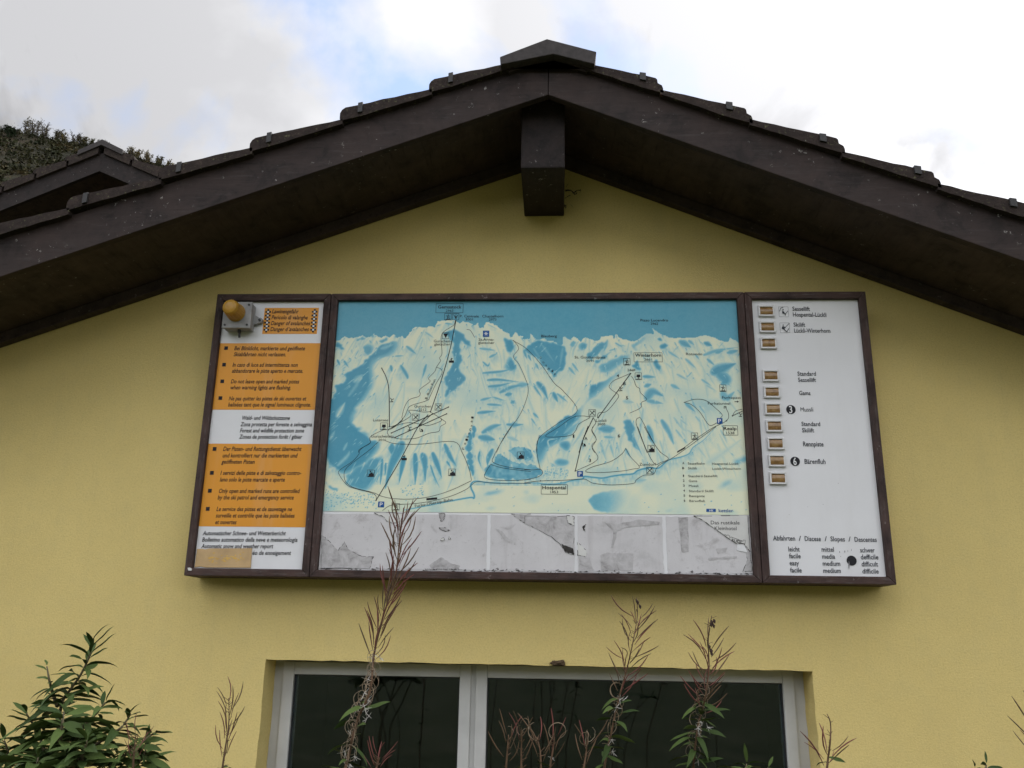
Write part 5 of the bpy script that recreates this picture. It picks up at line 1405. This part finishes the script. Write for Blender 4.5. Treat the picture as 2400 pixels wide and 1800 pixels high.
# ribbed dome
dcx, dcz = (bx0 + bx1) / 2 - .004, (bz0 + bz1) / 2 + .008
dm = MB(); prof = [(0, .0385), (.007, .0385), (.009, .036), (.052, .0345), (.068, .0325), (.077, .027), (.081, .017), (.083, .0001)]
K = 60; vs = []; fs = []
for i, (h_, rad) in enumerate(prof):
    for j in range(K):
        a = 2 * math.pi * j / K; rr = rad * (1 + (.022 if (j % 3 == 0 and 2 <= i <= 4) else 0)); vs.append((dcx + rr * math.cos(a), yb0 - .004 - h_, dcz + rr * math.sin(a)))
for i in range(len(prof) - 1):
    for j in range(K): fs.append((i * K + j, (i + 1) * K + j, (i + 1) * K + (j + 1) % K, i * K + (j + 1) % K))
dm.add(vs, fs); dm.build('dome', DOME, bc, False)

# ------------------------------------------------------------------ plants in front of the wall
def leaf_mesh(name, bend, fold, mat, wd=.105, n=7, twist=0.0):
    """lance shaped leaf of length 1 along +x"""
    vs, fs = [], []
    for i in range(n + 1):
        s = i / n; w_ = wd * (math.sin(math.pi * min(1, s * .93 + .06)) ** .85) * (1 - .25 * s)
        if i == n: w_ = .002
        x = s * (1 - .12 * bend * s); z = -bend * .38 * s * s + .05 * math.sin(s * 9 + twist) * .35
        a = twist * s
        for k, f in ((-1, fold), (0, 0.0), (1, fold)):
            yy = k * w_; zz = abs(k) * w_ * f
            vs.append((x, yy * math.cos(a) - zz * math.sin(a), z + yy * math.sin(a) + zz * math.cos(a)))
    for i in range(n):
        for k in range(2): fs.append((3 * i + k, 3 * i + k + 1, 3 * i + k + 4, 3 * i + k + 3))
    me = bpy.data.meshes.new(name); me.from_pydata(vs, [], fs); me.update(); me.materials.append(mat)
    me.polygons.foreach_set('use_smooth', [True] * len(me.polygons)); return me


LEAVES = [leaf_mesh('leaf', b, f, LEAF, w_, 7, t_) for b, f, w_, t_ in ((.25, .4, .125, .3), (.7, .35, .14, -.5), (1.2, .45, .13, .4), (.5, .3, .15, .9), (1.6, .4, .135, -.7))]


def pod_mesh(bow, mat):
    m = MB(); pts = [(s, 0, bow * math.sin(s * math.pi) * .12) for s in (0, .15, .4, .65, .85, 1.0)]
    m.tube(pts, [.008, .014, .021, .021, .016, .006], 5); me = m.mesh('seed_pod', mat)
    me.polygons.foreach_set('use_smooth', [True] * len(me.polygons)); return me


PODS_R = [pod_mesh(b, POD_R) for b in (-.6, .3, .9)]
PODS_B = [pod_mesh(b, POD_B) for b in (-.5, .4, 1.0)]


def curl_mesh(turn, seed):
    """a split pod valve, rolled back into a ring"""
    r = random.Random(seed); m = MB(); pts = []
    for i in range(13):
        a = turn * i / 12; rad = .5 - .1 * i / 12
        pts.append((rad * math.sin(a), r.uniform(-.03, .03), .5 - rad * math.cos(a) * 1.0))
    m.tube(pts, [.014] * 4 + [.018] * 5 + [.010] * 4, 4); return m.mesh('split_pod', CURL)


CURLS = [curl_mesh(t_, i) for i, t_ in enumerate((3.6, 4.6, 5.4, 2.8))]


def basis(p, d, up, scale, roll=0.0):
    d = Vector(d).normalized(); up = Vector(up)
    s = up.cross(d)
    if s.length < 1e-4: s = Vector((0, 1, 0)).cross(d)
    s.normalize(); u = d.cross(s)
    R_ = Matrix((d, s, u)).transposed()
    if roll: R_ = R_ @ Matrix.Rotation(roll, 3, 'X')
    M = R_.to_4x4() @ Matrix.Scale(scale, 4)
    M.translation = Vector(p); return M


def put(name, me, root, M):
    o = link_mesh(name, me, root); o.matrix_basis = M; return o


def path_at(pts, s):
    L = [0.0]
    for a, b in zip(pts[:-1], pts[1:]): L.append(L[-1] + (b - a).length)
    t = s * L[-1]
    for i in range(len(pts) - 1):
        if t <= L[i + 1] or i == len(pts) - 2:
            k = (t - L[i]) / max(1e-9, L[i + 1] - L[i]); return pts[i].lerp(pts[i + 1], min(1, k)), (pts[i + 1] - pts[i]).normalized()


def world_path(px, y, sway=.0, rr=None):
    out = []
    for i, (X, Y) in enumerate(px):
        yy = y + (rr.uniform(-sway, sway) if rr else 0)
        out.append(Vector(ray(X, Y, yy)))
    return [Vector(p) for p in smooth([np.array(p) for p in out], 4)] if len(out) > 2 else out


def to_ground(path, rr):
    """carry the lowest visible stem point on down to the soil"""
    p = path[-1]; d = (path[-1] - path[-2]).normalized()
    if d.z > -.3: d = Vector((d.x * .3, 0, -1)).normalized()
    q1 = p + d * min(.3, p.z * .4); q2 = Vector((q1.x + d.x * .1, q1.y + rr.uniform(-.04, .04), -.02))
    return path + [q1, q1.lerp(q2, .5), q2]


def fireweed(name, label, px, y, pods, curls, leaves, seed, bare_tip=0.0, pod_mats=None, podlen=(.045, .07), spread=.55, fluff=0, group=None, drybuds=0, rad=.0023, pod_zone=(.03, .5), curl_zone=(.45, .8), leaf_zone=(.7, 1.0), leaflen=(.07, .11), extra=0.0):
    rr = random.Random(seed)
    vis = world_path(px, y, .012, rr)
    full = to_ground(vis, rr)
    root = empty(name, (full[-1].x, full[-1].y, 0))
    tag(root, label, 'plant', group)
    m = MB(); n = len(full)
    m.tube(full, [rad * (.35 + .9 * i / (n - 1)) for i in range(n)], 6); m.build('stem', STEM_R, root, True)
    pm = pod_mats or (PODS_R + PODS_B)
    ga = rr.uniform(0, 6.28)
    for k in range(pods):
        s = pod_zone[0] + (pod_zone[1] - pod_zone[0]) * (k + rr.random() * .6) / pods
        p, t_ = path_at(vis, s); up = -t_
        ga += 2.4; sd = Vector((math.cos(ga), math.sin(ga) * .8, 0))
        el = rr.uniform(.75, 1.25)
        d = (up * el + sd * spread * rr.uniform(.6, 1.4)).normalized()
        L = rr.uniform(*podlen)
        st = p + d * .006 + sd * .004
        put('seed_pod', rr.choice(pm), root, basis(st, d, Vector((0, 0, 1)) if abs(d.z) < .9 else Vector((0, 1, 0)), L, rr.uniform(0, 6)))
    for k in range(curls):
        s = curl_zone[0] + (curl_zone[1] - curl_zone[0]) * (k + rr.random()) / curls
        p, t_ = path_at(vis, s); a = rr.uniform(0, 6.28)
        d = Vector((math.cos(a), math.sin(a) * .5, rr.uniform(-.2, .6)))
        put('split_pod', rr.choice(CURLS), root, basis(p + d * .003, d, (0, rr.uniform(-.4, .4), 1), rr.uniform(.024, .046)))
    for k in range(leaves):
        s = leaf_zone[0] + (leaf_zone[1] - leaf_zone[0]) * (k + rr.random()) / leaves
        if s > 1: p, t_ = path_at(full[len(vis) - 1:], min(1, (s - 1)))
        else: p, t_ = path_at(vis, s)
        ga += 2.4; d = Vector((math.cos(ga), math.sin(ga) * .8, rr.uniform(-.35, .55)))
        put('leaf', rr.choice(LEAVES), root, basis(p, d, (0, 0, 1), rr.uniform(*leaflen), rr.uniform(-.5, .5)))
    if fluff:
        f = MB()
        for k in range(fluff):
            s = rr.uniform(pod_zone[1] - .06, curl_zone[1]) if curls else rr.uniform(.0, .1)
            p, t_ = path_at(vis, s); q = p + Vector((rr.gauss(0, .009), rr.gauss(0, .008), rr.gauss(0, .008)))
            for j in range(7):
                d = Vector((rr.gauss(0, 1), rr.gauss(0, 1), rr.gauss(-.3, 1))).normalized() * rr.uniform(.006, .018)
                f.tube([q, q + d * .5 + Vector((0, 0, -.001)), q + d], [.0006, .0005, .0003], 3, False)
        fo_ = f.build('seed_fluff', FLUFF, root); fo_['kind'] = 'stuff'
    for k in range(drybuds):
        p, t_ = path_at(vis, .0 + .012 * k + rr.uniform(0, .02) + (.12 if k > 4 else 0)); m = MB(); q = p + Vector((rr.uniform(-.003, .006), 0, rr.uniform(-.004, .002)))
        m.tube([q, q + Vector((.002, 0, -.005)), q + Vector((.003, 0, -.011))], [.0012, .0035, .0008], 6); m.build('dry_bud', DRY, root)
    # wispy pedicels
    w_ = MB()
    for k in range(int(pods * .8) + 8):
        s = rr.uniform(.0, pod_zone[1] + .1); p, t_ = path_at(vis, s); a = rr.uniform(0, 6.28)
        d = Vector((math.cos(a), math.sin(a), rr.uniform(.2, 1.2))).normalized() * rr.uniform(.006, .016)
        w_.tube([p, p + d], [.0009, .0005], 3, False)
    w_.build('pedicels', STEM_R, root)['kind'] = 'stuff'
    return root


PXG = 'fireweed stalks in front of the window'
fireweed('fireweed', 'tallest fireweed stalk reaching up over the torn poster strip', [(946, 1190), (942, 1225), (936, 1266), (929, 1337), (915, 1392), (899, 1441), (886, 1490), (876, 1539), (869, 1610), (855, 1650), (839, 1684), (826, 1730), (818, 1765), (809, 1802)], -1.45, 66, 46, 13, 1,
         podlen=(.055, .085), spread=.50, fluff=16, group=PXG, pod_zone=(.05, .60), curl_zone=(.60, 1.0), leaf_zone=(.74, 1.05), leaflen=(.04, .075), rad=.0030)
fireweed('fireweed', 'fireweed stalk with a white fluffy tip left of the other window stalk', [(1492, 1400), (1494, 1440), (1486, 1492), (1478, 1530), (1470, 1565), (1451, 1635), (1442, 1672), (1435, 1708), (1424, 1755), (1416, 1802)], -1.3, 34, 12, 24, 2,
         podlen=(.05, .075), spread=.95, fluff=5, group=PXG, pod_zone=(.12, .62), curl_zone=(.58, .95), leaf_zone=(.6, 1.15), leaflen=(.038, .07), drybuds=3)
fireweed('fireweed', 'fireweed stalk with dark withered buds at its tip, right pane', [(1668, 1443), (1663, 1470), (1660, 1502), (1661, 1535), (1662, 1565), (1658, 1600), (1654, 1629), (1646, 1665), (1638, 1692), (1630, 1745), (1625, 1802)], -1.3, 32, 14, 36, 3,
         podlen=(.05, .078), spread=.95, fluff=6, group=PXG, pod_zone=(.2, .66), curl_zone=(.52, .95), leaf_zone=(.55, 1.15), leaflen=(.04, .075), drybuds=9)
fireweed('fireweed', 'small fireweed stalk with upright red pods left of the window', [(536, 1636), (537, 1680), (534, 1715), (527, 1760), (521, 1802)], -1.4, 18, 0, 6, 4, podlen=(.05, .072), spread=.45, group=PXG, pod_zone=(.08, .95), leaf_zone=(.95, 1.3), leaflen=(.04, .07))
fireweed('fireweed', 'short pink fireweed stalk in front of the leafy bush', [(317, 1722), (316, 1745), (313, 1775), (312, 1802)], -1.75, 9, 0, 0, 5, podlen=(.03, .045), spread=.6, group=PXG, pod_zone=(.05, .9), pod_mats=PODS_R)
fireweed('fireweed', 'short red podded stalk at the foot of the tallest fireweed', [(890, 1775), (885, 1790), (878, 1815)], -1.7, 9, 0, 0, 6, podlen=(.03, .05), spread=.8, group=PXG, pod_zone=(.0, .9), pod_mats=PODS_R)
for i, (pts, lab) in enumerate([([(1192, 1722), (1190, 1750), (1186, 1802)], 'leftmost low stalk before the right pane'), ([(1224, 1712), (1222, 1750), (1222, 1802)], 'low stalk with a tangled brown head before the right pane'), ([(1258, 1728), (1266, 1760), (1268, 1802)], 'low stalk with long thin pods, third before the right pane'), ([(1300, 1728), (1296, 1760), (1288, 1802)], 'low stalk with a pale tip, fourth before the right pane'), ([(1376, 1735), (1374, 1762), (1368, 1802)], 'low curly headed stalk beside the fluffy tipped fireweed')]):
    fireweed('fireweed', lab, pts, -1.35, 7, 3 if i in (1, 4) else 1, 4, 20 + i, podlen=(.042, .072), spread=.5, group=PXG, pod_zone=(.02, .98), curl_zone=(.0, .3), leaf_zone=(.9, 1.4), leaflen=(.03, .06), pod_mats=PODS_B + PODS_R[:1], fluff=1 if i == 3 else 0)
fireweed('fireweed', 'thin red fireweed stalk with a bare drooping tip right of the window', [(1938, 1673), (1944, 1685), (1947, 1703), (1946, 1735), (1941, 1776), (1938, 1802)], -1.4, 8, 0, 3, 7, podlen=(.05, .085), spread=1.3, group=PXG, pod_zone=(.72, 1.0), leaf_zone=(.8, 1.1), leaflen=(.03, .05))
fireweed('fireweed', 'fireweed stalk at the right picture edge', [(2440, 1690), (2430, 1740), (2425, 1802)], -1.5, 16, 0, 0, 8, podlen=(.05, .08), spread=1.0, group=PXG, pod_zone=(.0, .9))


# small leafy shoot at lower right
def leafy(name, label, stems, seed, group=None, cat='plant'):
    rr = random.Random(seed)
    base = None; root = None; mst = MB()
    items = []
    for px, y, nl, L0, L1, zone in stems:
        vis = world_path(px, y, .015, rr); full = to_ground(vis, rr) if zone[2] else vis
        n = len(full); mst.tube(full, [.0016 + .0032 * i / (n - 1) for i in range(n)], 5)
        if root is None: root = empty(name, (full[-1].x, full[-1].y, 0)); tag(root, label, cat, group)
        ga = rr.uniform(0, 6.28)
        for k in range(nl):
            s = (k / max(1, nl - 1)) ** .9; s = zone[0] + (zone[1] - zone[0]) * s
            p, t_ = path_at(vis, min(1, s)); up = -t_
            ga += 2.4
            tip = 1 - min(1, s / .25)
            sd = Vector((math.cos(ga), math.sin(ga), 0)); d = (sd * (1.0 - .55 * tip) + up * (.25 + .9 * tip) + Vector((0, 0, rr.uniform(-.25, .2) * (1 - tip)))).normalized()
            L = (L0 + (L1 - L0) * min(1, s * 2.2)) * rr.uniform(.8, 1.2)
            items.append((p + d * .004, d, L, rr.uniform(-.6, .6), rr.choice(LEAVES[:3] if tip > .3 else LEAVES)))
    mst.build('stem', STEM_G, root, True)
    for p, d, L, ro, me in items: put('leaf', me, root, basis(p, d, (0, 0, 1), L, ro))
    return root


leafy('leafy_bush', 'dark green leafy bush at the lower left in front of the wall', [
    ([(217, 1508), (214, 1522), (209, 1540), (190, 1580), (166, 1615), (146, 1645), (138, 1700), (133, 1759), (128, 1802)], -1.5, 68, 0.052, 0.091, (0.0, 1.0, 1)),
    ([(110, 1562), (116, 1595), (124, 1625), (135, 1655)], -1.5, 13, 0.031, 0.052, (0.0, 1.0, 0)),
    ([(258, 1645), (246, 1648), (226, 1672), (203, 1694), (180, 1730), (160, 1765), (140, 1802)], -1.55, 38, 0.043, 0.077, (0.0, 1.0, 1)),
    ([(305, 1676), (297, 1688), (282, 1707), (255, 1725), (225, 1745), (190, 1775), (165, 1802)], -1.6, 38, 0.040, 0.072, (0.0, 1.0, 1)),
    ([(364, 1718), (355, 1722), (338, 1735), (310, 1757), (280, 1780), (255, 1802)], -1.62, 32, 0.035, 0.064, (0.0, 1.0, 1)),
    ([(62, 1672), (76, 1695), (90, 1720), (104, 1760), (112, 1802)], -1.55, 26, 0.046, 0.083, (0.0, 1.0, 1)),
    ([(150, 1668), (146, 1700), (140, 1740)], -1.62, 24, 0.046, 0.083, (0.0, 1.0, 0)),
    ([(10, 1735), (18, 1760), (24, 1802)], -1.55, 24, 0.041, 0.072, (0.0, 1.0, 1)),
    ([(342, 1758), (330, 1780), (315, 1802)], -1.6, 20, 0.041, 0.067, (0.0, 1.0, 1)),
    ([(205, 1735), (195, 1770), (188, 1802)], -1.66, 30, 0.046, 0.081, (0.0, 1.0, 1)),
    ([(90, 1775), (85, 1802)], -1.66, 20, 0.052, 0.083, (0.0, 1.0, 1))], 5, cat='bush')
leafy('leafy_shoot', 'small dark leafy shoot tips at the lower right picture edge', [([(2312, 1792), (2310, 1815)], -1.6, 7, .026, .036, (0, 1, 1)), ([(2285, 1800), (2290, 1820)], -1.6, 5, .022, .03, (0, 1, 1))], 9)
leafy('leafy_shoot', 'low green leafy shoot before the window foot, right pane', [([(1750, 1790), (1745, 1815)], -1.2, 10, .04, .06, (0, 1, 1)), ([(1800, 1800), (1790, 1820)], -1.2, 8, .04, .06, (0, 1, 1))], 10)
